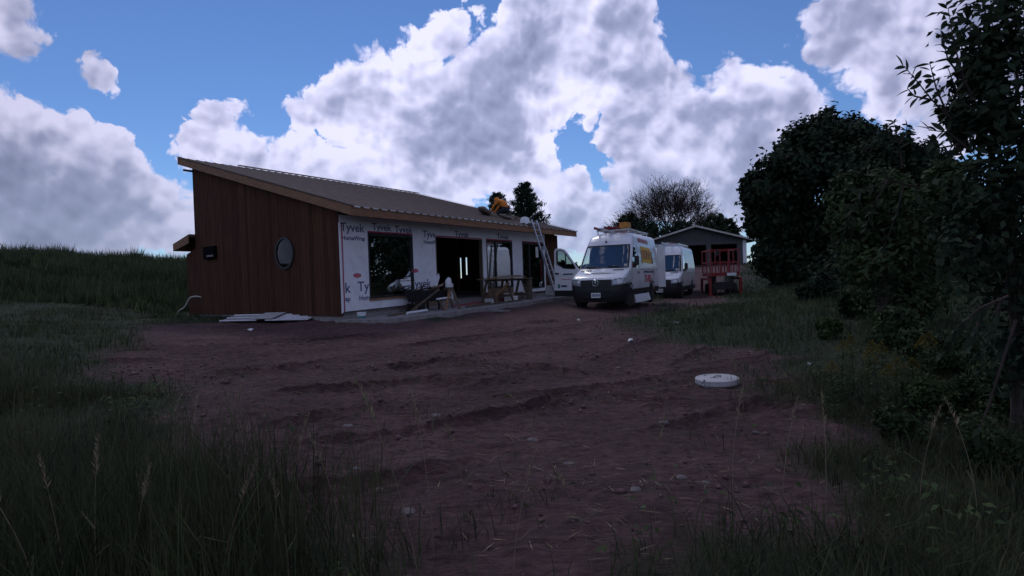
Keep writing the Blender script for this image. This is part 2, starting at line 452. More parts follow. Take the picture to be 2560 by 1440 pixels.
MT = {}
MT['cedar'] = mat('cedar_boards', (.082, .038, .022), .7, var=.45, scale=3.0, stretch=(6, 6, .35), bump=.25, bscale=30, col2=(.105, .05, .028))
MT['lumber'] = mat('raw_lumber', (.235, .122, .068), .75, var=.3, scale=4, stretch=(1, 1, 6), bump=.15)
MT['old_wood'] = mat('weathered_wood', (.11, .085, .06), .85, var=.35, scale=6, stretch=(1, 1, 4), bump=.3)
MT['ply'] = mat('plywood', (.19, .125, .075), .8, var=.3, scale=5, bump=.1)
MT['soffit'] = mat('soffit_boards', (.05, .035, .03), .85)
MT['wrap'] = mat('house_wrap', (.76, .76, .80), .65, var=.06, scale=2.0, bump=.7, bscale=3.5, dirt=.25)
MT['ink'] = mat('blue_ink', (.09, .10, .19), .8, var=.1)
MT['redink'] = mat('red_ink', (.5, .12, .16), .8, var=.1)
MT['redtape'] = mat('red_tape', (.36, .05, .09), .6, var=.15)
MT['rooftin'] = mat('brown_roof_metal', (.13, .097, .086), .8, metal=.0, spec=.08, var=.14, scale=2.5, bump=.05, dirt=.25)
MT['galv'] = mat('galvanised_edge', (.62, .62, .64), .28, metal=.9, var=.1)
MT['alu'] = mat('aluminium', (.55, .55, .57), .35, metal=.85, var=.12)
MT['concrete'] = mat('concrete', (.24, .22, .215), .9, var=.22, scale=5, bump=.25, bscale=60, dirt=.6)
MT['palecon'] = mat('pale_concrete', (.46, .45, .44), .88, var=.16, scale=9, bump=.3, bscale=80, dirt=.7)
MT['dark'] = mat('dark_frame', (.018, .018, .02), .5, var=.2)
MT['void'] = mat('flat_dark', (.006, .007, .009), .9, spec=.02)  # near-black for the added pane backing and the vent box
MT['black'] = mat('black_plastic', (.018, .018, .02), .55, var=.25, scale=10, dirt=.12)
MT['tyre'] = mat('tyre_rubber', (.016, .016, .016), .85, var=.3, dirt=.5)
MT['rim'] = mat('steel_rim', (.10, .10, .105), .45, metal=.6, dirt=.3)
MT['white'] = mat('white_paint', (.74, .74, .76), .3, var=.03, scale=2, coat=.4, dirt=.22)
MT['plasticw'] = mat('white_plastic', (.66, .67, .69), .5, var=.08)
MT['chrome'] = mat('chrome', (.7, .7, .72), .15, metal=1, var=.05)
MT['red'] = mat('red_paint', (.21, .014, .016), .5, var=.25, dirt=.3)
MT['orange'] = mat('orange_plastic', (.55, .22, .04), .5, var=.2)
MT['interior'] = mat('cab_interior', (.06, .06, .065), .8)
MT['glass'] = glass_mat('window_glass', refl=.5)
MT['dimglass'] = glass_mat('dim_glass', (.3, .33, .35), .25)
MT['coated'] = glass_mat('coated_glass', (.6, .66, .66), 5.0)
MT['carglass'] = glass_mat('car_glass', (.55, .62, .6), 2.4)
MT['lamp'] = mat('headlamp_lens', (.42, .44, .47), .12, metal=.35, var=.4, scale=18, coat=1)
MT['teal'] = mat('teal_plastic', (.03, .20, .19), .45, var=.15)
MT['hoodie'] = mat('orange_cloth', (.62, .20, .03), .9, var=.25, scale=9, bump=.4, bscale=20)
MT['trousers'] = mat('dark_cloth', (.022, .024, .03), .9, var=.3, scale=12)
MT['skin'] = mat('skin', (.36, .2, .14), .6, var=.1)
MT['tarp'] = mat('canvas', (.17, .135, .11), .9, var=.25, bump=.4, bscale=12)
MT['yellow'] = mat('yellow_vinyl', (.78, .47, .04), .5, var=.12)
MT['redvinyl'] = mat('red_vinyl', (.52, .05, .07), .5, var=.1)
MT['navy'] = mat('navy_vinyl', (.03, .05, .12), .5)
MT['greyside'] = mat('grey_siding', (.075, .075, .08), .85, var=.15, scale=5, dirt=.3)
MT['shingle'] = mat('grey_shingle', (.08, .075, .075), .9, var=.3, scale=14)
MT['trim'] = mat('pale_trim', (.5, .46, .42), .7)
MT['bark'] = mat('bark', (.055, .042, .034), .95, var=.35, scale=9, stretch=(3, 3, .6), bump=.6, bscale=18)
MT['twig'] = mat('twig_bark', (.06, .044, .04), .95, var=.3, spec=.05)
MT['leafdark'] = leaf_mat('dark_leaves', (.018, .030, .019), (.036, .052, .028), .22, .75)
MT['leafmid'] = leaf_mat('mid_leaves', (.030, .050, .022), (.058, .080, .034), .3, .7)
MT['leaflite'] = leaf_mat('light_leaves', (.040, .064, .026), (.075, .10, .040), .35, .7)
MT['leafred'] = leaf_mat('russet_leaves', (.035, .018, .014), (.055, .028, .018), .1, .9)
MT['needle'] = leaf_mat('pine_needles', (.016, .030, .020), (.028, .045, .026), .1)
MT['grass'] = leaf_mat('grass_blades', (.036, .046, .022), (.075, .078, .040), .3, .6)
MT['hillgrass'] = leaf_mat('hill_grass', (.040, .058, .028), (.070, .085, .040), .3, .6)
MT['straw'] = leaf_mat('dry_stalk', (.20, .16, .10), (.28, .23, .15), .25, .7)
MT['gold'] = leaf_mat('goldenrod_flowers', (.11, .09, .018), (.16, .12, .024), .3, .8)
MT['stone'] = mat('grey_stone', (.15, .125, .12), .9, var=.25, scale=14, bump=.4)
MT['paper'] = mat('paper_scrap', (.7, .7, .68), .8)
MT['metal_sheet'] = mat('pale_metal_sheet', (.46, .46, .48), .38, metal=.55, var=.1, dirt=.45)

# ------------------------------------------------------------------ terrain
def _hash(ix, iy, seed):
    h = (ix.astype(np.int64) * 374761393 + iy.astype(np.int64) * 668265263 + seed * 1442695041) & 0x7fffffff
    h = ((h ^ (h >> 13)) * 1274126177) & 0x7fffffff
    return ((h ^ (h >> 16)) & 0xffff) / 65535.0
def vnoise(x, y, seed=0):
    ix = np.floor(x); iy = np.floor(y); fx = x - ix; fy = y - iy
    fx = fx * fx * (3 - 2 * fx); fy = fy * fy * (3 - 2 * fy)
    a = _hash(ix, iy, seed); b = _hash(ix + 1, iy, seed); c = _hash(ix, iy + 1, seed); d = _hash(ix + 1, iy + 1, seed)
    return (a * (1 - fx) + b * fx) * (1 - fy) + (c * (1 - fx) + d * fx) * fy - .5
def fbm(x, y, oct=4, seed=0, gain=.5):
    s = 0; a = 1
    for k in range(oct):
        s = s + a * vnoise(x * 2 ** k + 17.3 * k, y * 2 ** k - 9.1 * k, seed + k); a *= gain
    return s

# house frame: corner, directions along the glazed front (U) and the boarded end (V)
HO = np.array([-5.2, 18.3234, 0.0019]); HYAW, HSKEW, SU, SE = .6098, .0414, .0249, -.0338
HU = np.array([math.sin(HYAW), math.cos(HYAW), 0]); HV = np.array([-math.cos(HYAW + HSKEW), math.sin(HYAW + HSKEW), 0])
def Hrel(u, v, w):
    k = min(max(w / 3, 0), 1)
    return u * HU + v * HV + np.array([0, 0, w + u * (SU + SE * k)])
def H(u, v, w): return HO + Hrel(u, v, w)

_cp = [(0, 0, -.95), (-4, 3, -.95), (4, 3, -.95), (0, 6, -.98), (-6, 7, -.85), (3.2, 9.5, -.93), (-1, 10, -.86), (-8, 10, -.7), (7, 6, -.8), (9, 10, -.55),
       (-3, 14.5, -.55), (-8, 14.5, -.42), (3, 15, -.6), (8, 16, -.42), (13, 16, -.1), (-14, 16, -.25), (-20, 14, .1), (-12, 8, -.5), (12, 4, -.5),
       (3.4, 22, -.36), (5.5, 26, -.42), (8.9, 32, -.46), (11.4, 33, -.44), (13, 40, .35), (18.5, 45, 1.05), (19, 58, 1.5), (14, 58, 1.45), (24, 60, 1.7), (14, 24, .1), (20, 24, .7), (22, 33, 1.2), (26, 12, .6),
       (30, 50, 1.8), (-25, 30, 1.5), (-33, 45, 3.35), (-18, 38, 1.3), (-45, 40, 3.9), (-45, 60, 3.9), (-30, 62, 3.0), (-36, 24, 2.0), (-40, 5, 1.0), (-15, 55, 1.2),
       (0, 60, .2), (20, 75, 1.7), (0, -15, -.8), (30, -15, 0), (-30, -15, .3), (60, 30, 2), (60, 90, 2.5), (-80, 90, 4.0), (0, 120, .4), (80, -10, 1), (-80, 0, 2.5)]
for (u, v, w) in ((0, -1, -.30), (3, -2.9, -.32), (7, -2.9, -.2), (10.5, -2.6, -.1), (13.5, -1, .05), (-.8, 2, -.26), (-.9, 6, -.22), (-.9, 9.5, -.16), (-1, 12.5, -.05), (6, 5, -.2), (13.8, 5, .05), (6, 11.5, .1), (14, 11, .15)):
    q = HO + u * HU + v * HV; _cp.append((q[0], q[1], w))
_cp = np.array(_cp, float)
def _tps(r2): return np.where(r2 > 0, .5 * r2 * np.log(np.maximum(r2, 1e-12)), 0)
_n = len(_cp); _d2 = ((_cp[:, None, :2] - _cp[None, :, :2]) ** 2).sum(2)
_A = np.zeros((_n + 3, _n + 3)); _A[:_n, :_n] = _tps(_d2) + np.eye(_n) * .6
_A[:_n, _n] = 1; _A[:_n, _n + 1:] = _cp[:, :2]; _A[_n, :_n] = 1; _A[_n + 1:, :_n] = _cp[:, :2].T
_w = np.linalg.solve(_A, np.concatenate([_cp[:, 2], [0, 0, 0]]))
def base_h(x, y):
    x = np.asarray(x, float); y = np.asarray(y, float)
    cx = np.clip(x, -85, 85); cy = np.clip(y, -18, 120)
    s = _w[_n] + _w[_n + 1] * cx + _w[_n + 2] * cy
    for k in range(_n):
        s = s + _w[k] * _tps((cx - _cp[k, 0]) ** 2 + (cy - _cp[k, 1]) ** 2)
    return s

# bare red soil: outline on the ground, metres
def g_at(px, py):                       # where a sight line meets the ground
    r = ray(px, py); t = 2.0
    for _ in range(400):
        P = r * t
        if CZ + P[2] < float(base_h(P[0], P[1])): break
        t += .05 + t * .004
    return P[0], P[1]
SOIL = [g_at(*p) for p in [(230, 900), (400, 880), (330, 822), (520, 805), (700, 800), (860, 800), (1060, 800), (1400, 752), (1660, 752), (1690, 775), (1560, 800), (1640, 835), (1850, 880),
                           (2010, 985), (2070, 1070), (1960, 1150), (1985, 1230), (1880, 1320), (1800, 1439)]] + [(1.6, 2.0), (-1.6, 2.0)] + [g_at(*p) for p in [(780, 1420), (640, 1290), (500, 1130), (380, 990)]]
TRACK2 = [(5.5, 23.0), (7.2, 29.0), (7.5, 34), (10.5, 39), (14.5, 56), (22, 56), (15.5, 41), (11, 31.5), (8.6, 25), (6.6, 21.5)]
def poly_sd(x, y, poly):
    """signed distance, positive inside"""
    x = np.asarray(x, float); y = np.asarray(y, float)
    inside = np.zeros(x.shape, bool); d2 = np.full(x.shape, 1e9)
    n = len(poly)
    for i in range(n):
        x0, y0 = poly[i]; x1, y1 = poly[(i + 1) % n]
        ex, ey = x1 - x0, y1 - y0
        t = np.clip(((x - x0) * ex + (y - y0) * ey) / (ex * ex + ey * ey + 1e-12), 0, 1)
        d2 = np.minimum(d2, (x - x0 - t * ex) ** 2 + (y - y0 - t * ey) ** 2)
        c = ((y0 > y) != (y1 > y)) & (x < (x1 - x0) * (y - y0) / (y1 - y0 + 1e-12) + x0)
        inside ^= c
    return np.where(inside, 1, -1) * np.sqrt(d2)
def soil_mask(x, y):
    s = np.maximum(poly_sd(x, y, SOIL), poly_sd(x, y, TRACK2))
    s = s + fbm(x * .9, y * .9, 4, 3) * 1.5
    return np.clip(s / .9 + .5, 0, 1)

_tracks = []
def _arc(p0, p1, p2, n=60):
    t = np.linspace(0, 1, n)[:, None]
    return (1 - t) ** 2 * np.array(p0) + 2 * t * (1 - t) * np.array(p1) + t * t * np.array(p2)
for (a, b, c) in [((4.0, 20), (0, 14.5), (-9, 12.6)), ((5.2, 20.5), (2.5, 14.0), (-6.5, 9.6)), ((6.2, 19), (5.0, 12), (-2.5, 7.0)), ((7, 14.5), (3.8, 9.8), (-3.5, 8.8)),
                  ((7.2, 12.4), (3.0, 7.6), (-3.0, 5.6)), ((6.5, 9.4), (3, 7.4), (-1.6, 11.8)), ((6.0, 7.4), (2.2, 5.8), (-1.0, 4.6)), ((2.0, 17.5), (-3, 13), (-8, 14)), ((7.6, 10.8), (1.6, 8.4), (-4.6, 12.4))]:
    c0 = _arc(a, b, c); d = np.gradient(c0, axis=0); d /= np.linalg.norm(d, axis=1)[:, None]; nn = np.stack([-d[:, 1], d[:, 0]], 1)
    _tracks.append(c0 + nn * .75); _tracks.append(c0 - nn * .75)
def track_relief(x, y, tread_tone=False):
    z = np.zeros(x.shape)
    for ti, tr in enumerate(_tracks):
        x0, y0 = tr.min(0) - 1; x1, y1 = tr.max(0) + 1
        sel = np.where((x > x0) & (x < x1) & (y > y0) & (y < y1))[0]
        if len(sel) == 0: continue
        X = x[sel]; Y = y[sel]
        best = np.full(X.shape, 1e9); al = np.zeros(X.shape)
        seg = np.linalg.norm(np.diff(tr, axis=0), axis=1); cum = np.concatenate([[0], np.cumsum(seg)])
        for i in range(0, len(tr) - 1):
            ex, ey = tr[i + 1] - tr[i]
            t = np.clip(((X - tr[i, 0]) * ex + (Y - tr[i, 1]) * ey) / (ex * ex + ey * ey), 0, 1)
            d = np.hypot(X - tr[i, 0] - t * ex, Y - tr[i, 1] - t * ey)
            m = d < best; best[m] = d[m]; al[m] = (cum[i] + t * seg[i])[m]
        wob = .05 * np.sin(al * 1.7 + ti)
        b = best + wob
        rut = -.055 * np.clip(1 - (b / .27) ** 4, 0, 1) + .05 * np.exp(-((b - .34) / .07) ** 2)
        tread = (.022 * np.cos(b * 2 * math.pi / .15) + .014 * np.sin(al * 2 * math.pi / .22)) * (b < .30)
        fade = np.clip(.25 + 1.6 * fbm(X * .5 + ti * 3.1, Y * .5, 2, 40 + ti), 0, 1)
        if tread_tone: z[sel] = np.maximum(z[sel], fade * (b < .31) * (.45 + .55 * np.cos(b * 2 * math.pi / .15)))
        else: z[sel] += (rut + tread) * fade
    return z
def detail_h(x, y):
    m = soil_mask(x, y)
    rough = .10 * fbm(x * .8, y * .8, 3, 21) + .035 * fbm(x * 3.1, y * 3.1, 3, 22) + .05 * np.abs(fbm(x * 8, y * 8, 2, 23))
    lump = .02 * np.clip(fbm(x * 2.2, y * 2.2, 3, 27) - .18, 0, 1) * 3
    near = (np.abs(x) < 16) & (y > 2) & (y < 24)
    tz = np.zeros(x.shape)
    idx = np.where(near)[0]
    tz[idx] = track_relief(x[idx], y[idx])
    ca, sa = math.cos(.42), math.sin(.42)              # scraped ridges left by the digger, running across the yard
    q = x * ca - y * sa + .5 * fbm(x * .25, y * .25, 2, 71); p = x * sa + y * ca + .8 * fbm(x * .3, y * .3, 2, 72)
    ridge = np.abs(fbm(q * .9, p * 5.5, 3, 73)) * .07 + np.abs(fbm(q * 2.2, p * 8.0, 2, 74)) * .07
    patch = np.clip(.55 + 1.4 * fbm(x * .33, y * .33, 2, 75), .1, 1)
    return m * (rough * .8 + lump + tz - ridge * patch) + (1 - m) * (np.clip((-9 - x) / 8, 0, 1) * .7 * fbm(x * .13, y * .13, 3, 35) + .12 * fbm(x * .7, y * .7, 3, 31) + .05 * fbm(x * 3, y * 3, 2, 33))
def ground_h(x, y):
    x = np.atleast_1d(np.asarray(x, float)).ravel(); y = np.atleast_1d(np.asarray(y, float)).ravel()
    return base_h(x, y) + detail_h(x, y)
def gz(x, y): return float(ground_h([x], [y])[0])

def axis_coords(lo, hi, step, far):
    core = list(np.arange(lo, hi + step / 2, step))
    up = []; s = step; v = hi
    while v < far: s *= 1.09; v += s; up.append(v)
    dn = []; s = step; v = lo
    while v > -far: s *= 1.09; v -= s; dn.append(v)
    return np.array(dn[::-1] + core + up)
def build_ground():
    xs = axis_coords(-9, 8.5, .05, 2500); ys = axis_coords(2.8, 17, .05, 2500)
    X, Y = np.meshgrid(xs, ys); x = X.ravel(); y = Y.ravel()
    z = base_h(x, y) + detail_h(x, y)
    nx, ny = len(xs), len(ys)
    i = np.arange(nx - 1)[None, :] + np.arange(ny - 1)[:, None] * nx
    i = i.ravel()
    fa = np.stack([i, i + 1, i + nx + 1, i + nx], 1)
    m = bpy.data.materials.new('soil_and_turf'); m.use_nodes = True
    N, L = m.node_tree.nodes, m.node_tree.links; p = N['Principled BSDF']
    p.inputs['Roughness'].default_value = .9; p.inputs['Specular IOR Level'].default_value = .25
    tc = N.new('ShaderNodeTexCoord')
    def noise(sc, det=6, r=.6, vec=None):
        n = N.new('ShaderNodeTexNoise'); n.inputs['Scale'].default_value = sc; n.inputs['Detail'].default_value = det; n.inputs['Roughness'].default_value = r
        L.new(vec or tc.outputs['Object'], n.inputs['Vector']); return n.outputs['Fac']
    def ramp(f, stops):
        r = N.new('ShaderNodeValToRGB'); e = r.color_ramp.elements
        e[0].position, e[0].color = stops[0][0], (*stops[0][1], 1); e[1].position, e[1].color = stops[-1][0], (*stops[-1][1], 1)
        for s in stops[1:-1]: k = e.new(s[0]); k.color = (*s[1], 1)
        L.new(f, r.inputs['Fac']); return r.outputs['Color']
    def mixc(f, a, b, mode='MIX'):
        k = N.new('ShaderNodeMix'); k.data_type = 'RGBA'; k.blend_type = mode
        if isinstance(f, float): k.inputs['Factor'].default_value = f
        else: L.new(f, k.inputs['Factor'])
        L.new(a, k.inputs['A']); L.new(b, k.inputs['B']); return k.outputs['Result']
    soil = ramp(noise(.55, 8, .65), [(.3, (.086, .046, .046)), (.5, (.126, .071, .068)), (.72, (.175, .108, .100))])
    fine = ramp(noise(9, 8, .7), [(.3, (.55, .52, .5)), (.7, (1.25, 1.22, 1.2))])
    soil = mixc(1.0, soil, fine, 'MULTIPLY')
    cm = N.new('ShaderNodeMapping'); cm.inputs['Rotation'].default_value = (0, 0, .42); cm.inputs['Scale'].default_value = (1.6, 9, 6)
    L.new(tc.outputs['Object'], cm.inputs['Vector'])                       # light on ridges and shade in crevices put into the soil colour
    relief_tone = ramp(noise(2.2, 8, .72, cm.outputs[0]), [(.36, (.50, .48, .50)), (.5, (.95, .93, .93)), (.66, (1.35, 1.3, 1.28))])
    soil = mixc(.85, soil, relief_tone, 'MULTIPLY')
    peb = N.new('ShaderNodeTexVoronoi'); peb.inputs['Scale'].default_value = 16; L.new(tc.outputs['Object'], peb.inputs['Vector'])
    pm = N.new('ShaderNodeMapRange'); pm.inputs['From Min'].default_value = .16; pm.inputs['From Max'].default_value = .10; L.new(peb.outputs['Distance'], pm.inputs['Value'])
    pn = N.new('ShaderNodeMath'); pn.operation = 'MULTIPLY'; L.new(pm.outputs[0], pn.inputs[0])
    ps = N.new('ShaderNodeMapRange'); ps.inputs['From Min'].default_value = .55; ps.inputs['From Max'].default_value = .62
    L.new(noise(1.6, 3), ps.inputs['Value']); L.new(ps.outputs[0], pn.inputs[1])
    pc = N.new('ShaderNodeRGB'); pc.outputs[0].default_value = (.2, .17, .16, 1)
    soil = mixc(pn.outputs[0], soil, pc.outputs[0])
    turf = ramp(noise(1.3, 8, .7), [(.3, (.022, .028, .013)), (.55, (.036, .046, .019)), (.75, (.062, .058, .03))])
    tk = N.new('ShaderNodeAttribute'); tk.attribute_name = 'track_tone'         # moist, pressed soil in the wheel tracks; tread shade striped into the colour
    dk = N.new('ShaderNodeRGB'); dk.outputs[0].default_value = (.45, .42, .43, 1)
    soil = mixc(tk.outputs['Fac'], soil, mixc(1.0, soil, dk.outputs[0], 'MULTIPLY'))
    at_ = N.new('ShaderNodeAttribute'); at_.attribute_name = 'soil'
    col = mixc(at_.outputs['Fac'], turf, soil)
    L.new(col, p.inputs['Base Color'])
    b1 = N.new('ShaderNodeBump'); b1.inputs['Strength'].default_value = .9; b1.inputs['Distance'].default_value = .07
    L.new(noise(16, 10, .7), b1.inputs['Height'])
    mp = N.new('ShaderNodeMapping'); mp.inputs['Rotation'].default_value = (0, 0, .42); mp.inputs['Scale'].default_value = (2.2, 13, 8)
    L.new(tc.outputs['Object'], mp.inputs['Vector'])
    b2 = N.new('ShaderNodeBump'); b2.inputs['Strength'].default_value = .8; b2.inputs['Distance'].default_value = .09
    L.new(noise(1.6, 6, .65, mp.outputs[0]), b2.inputs['Height']); L.new(b1.outputs[0], b2.inputs['Normal']); L.new(b2.outputs[0], p.inputs['Normal'])
    o = arrays_mesh('ground', np.stack([x, y, z], 1), fa, m, smooth=True)
    a = o.data.attributes.new('soil', 'FLOAT', 'POINT'); a.data.foreach_set('value', soil_mask(x, y).astype(np.float32))
    nr = np.where((np.abs(x) < 16) & (y > 2) & (y < 24))[0]; dm = np.zeros(len(x), np.float32); dm[nr] = np.clip(track_relief(x[nr], y[nr], True), 0, 1)
    a = o.data.attributes.new('track_tone', 'FLOAT', 'POINT'); a.data.foreach_set('value', dm)
    struct(o)
    return o
ground = build_ground()

# ------------------------------------------------------------------ the house under construction
U1, V1, HT = 13.0, 9.165, 2.996
EA, EB, EB2, EA2 = .278, .923, .6775, .339       # roof overhangs: left rake, front, back, right rake
E0, SLOPE, FT = 3.154, .2803, .283               # eave height, roof slope, fascia depth
def roof_w(v): return E0 + (v + EB) * SLOPE
house = thing('house', 'unfinished wooden house with dark vertical boarding, white house wrap and long sloping roof', 'house', HO)
def hexa(mb, u0, u1, v0, v1, w0, w1, w0b=None, w1b=None):
    """block in house coordinates; w0b / w1b: heights at the v1 side"""
    w0b = w0 if w0b is None else w0b; w1b = w1 if w1b is None else w1b
    mb.hexa([Hrel(u0, v0, w0), Hrel(u1, v0, w0), Hrel(u1, v1, w0b), Hrel(u0, v1, w0b), Hrel(u0, v0, w1), Hrel(u1, v0, w1), Hrel(u1, v1, w1b), Hrel(u0, v1, w1b)])
    return mb
def hpart(name, m, *a, parent=None, bevel=0):
    return hexa(MB(), *a).build(name, m, parent or house, bevel=bevel)

# end wall: sheathing, then every vertical board
hexa(MB(), -.005, .10, .06, V1, -.12, roof_w(.06) - FT - .02, -.12, roof_w(V1) - FT - .02).build('end_sheathing', MT['soffit'], house)
nb = 48
rb = random.Random(3)
CEDARS = [mat('cedar_tone_%d' % k, tuple(c * t for c in (.062, .027, .017)), .88, spec=.12, var=.22, scale=3.0, stretch=(7, 7, .35), bump=.25, bscale=30, col2=tuple(c * t for c in (.078, .035, .021))) for k, t in enumerate((.74, .88, .98, 1.15))]
for i in range(nb):
    v0 = V1 * i / nb + .004; v1 = V1 * (i + 1) / nb - .004
    d = rb.uniform(0, .006)
    hexa(MB(), -.03 - d, -.008, v0, v1, -.10 - rb.uniform(0, .03), roof_w(v0) - FT - .03, -.10, roof_w(v1) - FT - .03).build('siding_board', CEDARS[rb.choice((0, 1, 1, 2, 2, 2, 3))], house)
# round window in the end wall
rw = bpy.data.objects.new('round_window', None); COL.objects.link(rw); rw.parent = house; rw.location = Hrel(-.035, 2.91, 1.97)
def disc_ring(r0, r1, d0, d1, n=40):
    mb = MB(); vs = []; fs = []
    for k in range(n):
        a = 2 * math.pi * k / n
        for (r, d) in ((r0, d0), (r1, d0), (r1, d1), (r0, d1)):
            q = HV * (r * math.cos(a)) + np.array([0, 0, r * math.sin(a)]) - HU * d
            vs.append(q)
    for k in range(n):
        b = k * 4; c = ((k + 1) % n) * 4
        for j in range(4): fs.append((b + j, b + (j + 1) % 4, c + (j + 1) % 4, c + j))
    return mb.quadverts(vs, fs)
disc_ring(.47, .545, -.03, .05).build('window_frame', MT['dark'], rw)
mb = MB(); vs = [HV * (.48 * math.cos(a)) + np.array([0, 0, .48 * math.sin(a)]) - HU * .018 for a in np.linspace(0, 2 * math.pi, 40, endpoint=False)]
mb.quadverts(vs, [tuple(range(40))]); mb.build('window_pane', MT['dimglass'], rw)
mb = MB(); vs = [HV * (.48 * math.cos(a)) + np.array([0, 0, .48 * math.sin(a)]) - HU * .004 for a in np.linspace(0, 2 * math.pi, 40, endpoint=False)]
mb.quadverts(vs, [tuple(range(40))]); mb.build('dark_backing', MT['void'], rw)  # added dark disc, stands in for the unlit room behind the pane
# small vent box with a hood beside it
vent = hexa(MB(), -.16, -.036, 7.45, 8.30, 2.02, 2.50).build('vent_box', MT['void'], house, bevel=.01)
hexa(MB(), -.20, -.161, 7.5, 7.95, 2.10, 2.16).build('vent_flap', MT['concrete'], vent)
# lean-to at the back corner
hexa(MB(), -.02, 2.5, V1 + .01, 9.95, -.15, 2.5, -.15, 2.3).build('lean_to_wall', CEDARS[1], house)
lt = hexa(MB(), -.25, 3.0, V1 + .02, 10.5, 2.95, 3.06, 2.66, 2.77).build('lean_to_roof', MT['rooftin'], house)
hexa(MB(), -.29, -.255, V1 + .02, 10.53, 2.70, 3.04, 2.46, 2.75).build('fascia_board', MT['lumber'], lt)
hexa(MB(), -.28, 3.0, 10.505, 10.54, 2.46, 2.755).build('fascia_board', MT['lumber'], lt)

# front wall: house wrap over sheathing
WH = 2.48
def wrap(u0, u1, w0, w1): return hpart('house_wrap', MT['wrap'], u0, u1, -.012, .12, w0, w1)
wrap(.012, 1.10, .02, HT)
wrap(1.102, 3.13, .02, .33)
wrap(3.132, 4.30, .50, HT)
wrap(7.10, 7.34, .18, HT)
wrap(9.18, 9.95, .05, HT)
wrap(11.72, 11.86, .10, HT)
for (a, b, w) in ((1.102, 3.13, WH + .07), (4.302, 7.098, WH + .02), (7.342, 9.178, WH + .05), (9.952, 11.718, WH + .05)): wrap(a, b, w, HT)
hpart('wall_sheathing', MT['ply'], 3.132, 4.30, .0, .12, -.1, .498)
hpart('wall_sheathing', MT['ply'], 9.18, 9.95, .0, .12, -.1, .048)
hpart('wall_sheathing', MT['ply'], 7.342, 9.178, -.004, .12, -.05, .33)
hpart('wall_sheathing', MT['ply'], 9.952, 11.718, -.004, .12, -.05, .12)
for i in range(6):
    a = 11.864 + i * (1.136 / 6)
    hpart('siding_board', CEDARS[(i * 2 + 1) % 4], a, a + 1.136 / 6 - .008, -.03, .12, -.1, HT)
# wrinkles / loose flap of wrap by the opening
mb = MB(); mb.quadverts([Hrel(4.3, -.014, 1.0), Hrel(4.38, -.05, 1.12), Hrel(4.42, -.06, .95), Hrel(4.36, -.03, .75), Hrel(4.3, -.014, .55)], [(0, 1, 2, 3, 4)]); mb.build('loose_wrap', MT['wrap'], house)
# red flashing tape along heads and the corner
for (a, b) in ((1.1, 3.14), (4.3, 7.1), (7.34, 9.18), (9.95, 11.72)):
    hpart('flashing_tape', MT['redtape'], a, b, -.017, -.0125, WH - .02 + .045, WH + .075)
hpart('flashing_tape', MT['redtape'], .055, .10, -.017, -.0125, .02, 2.75)
hpart('corner_board', MT['wrap'], -.028, .010, -.03, .055, -.02, 2.75)
hpart('foundation', MT['concrete'], .02, U1, .01, .3, -.5, -.11)
hexa(MB(), -.0, .3, .06, V1, -.6, -.125).build('foundation', MT['concrete'], house)
# windows: frame and pane of each
for (a, b, w0, w1, mull) in ((1.10, 3.13, .35, WH, ()), (7.34, 9.18, .34, WH, (8.0,)), (9.95, 11.72, .14, WH, (10.55,))):
    fr = MB()
    hexa(fr, a, a + .06, -.02, .09, w0, w1); hexa(fr, b - .06, b, -.02, .09, w0, w1)
    hexa(fr, a + .06, b - .06, -.02, .09, w1 - .06, w1); hexa(fr, a + .06, b - .06, -.02, .09, w0, w0 + .06)
    for m_ in mull: hexa(fr, m_ - .025, m_ + .025, -.015, .085, w0 + .06, w1 - .06)
    wf = fr.build('window_frame', MT['dark'], house)
    hexa(MB(), a + .05, b - .05, .03, .036, w0 + .05, w1 - .05).build('window_pane', MT['coated'], wf)
hpart('window_sill', MT['lumber'], 1.08, 3.16, -.05, .05, .285, .348)
hpart('window_sill', MT['wrap'], 9.95, 11.80, -.03, -.005, -.02, .138)
hpart('window_sticker', MT['paper'], 11.1, 11.32, .022, .027, 1.75, 2.3)
hpart('window_sticker', MT['paper'], 1.28, 1.36, .022, .027, 2.05, 2.16)
# opening with its jambs
for a in (4.302, 7.03): hpart('door_jamb', MT['old_wood'], a, a + .065, .0, .14, -.0, WH)
# floor, back wall with two slit windows, far end wall, ceiling
hexa(MB(), .1, U1 - .05, .13, V1, -.3, -.005).build('floor_slab', MT['concrete'], house)
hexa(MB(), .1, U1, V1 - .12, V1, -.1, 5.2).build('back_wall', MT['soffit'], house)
fw_ = MB()
sl_cuts = [(.12, 5.72, None), (5.72, 5.9, 1.0), (5.9, 6.14, None), (6.14, 6.31, .8), (6.31, V1 - .12, None)]
for (a, b, sill) in sl_cuts:
    ta, tb_ = roof_w(a) - FT - .02, roof_w(b) - FT - .02
    if sill is None: hexa(fw_, U1 - .12, U1 - .005, a, b, -.2, ta, -.2, tb_)
    else: hexa(fw_, U1 - .12, U1 - .005, a, b, -.2, sill, -.2, sill); hexa(fw_, U1 - .12, U1 - .005, a, b, 2.1, ta, 2.1, tb_)
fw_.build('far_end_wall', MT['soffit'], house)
for (u, v) in ((2.2, 4.0), (3.6, 4.0), (5.2, 4.2), (5.7, 4.2), (6.5, 4.2), (8.4, 4.1), (10.2, 4.0), (4.4, 2.5)):
    hexa(MB(), u, u + .045, v, v + .14, 0, roof_w(v) - FT - .05).build('stud', MT['lumber'], house)
hexa(MB(), .11, U1 - .13, 4.15, 4.29, 2.55, 2.69).build('beam', MT['soffit'], house)
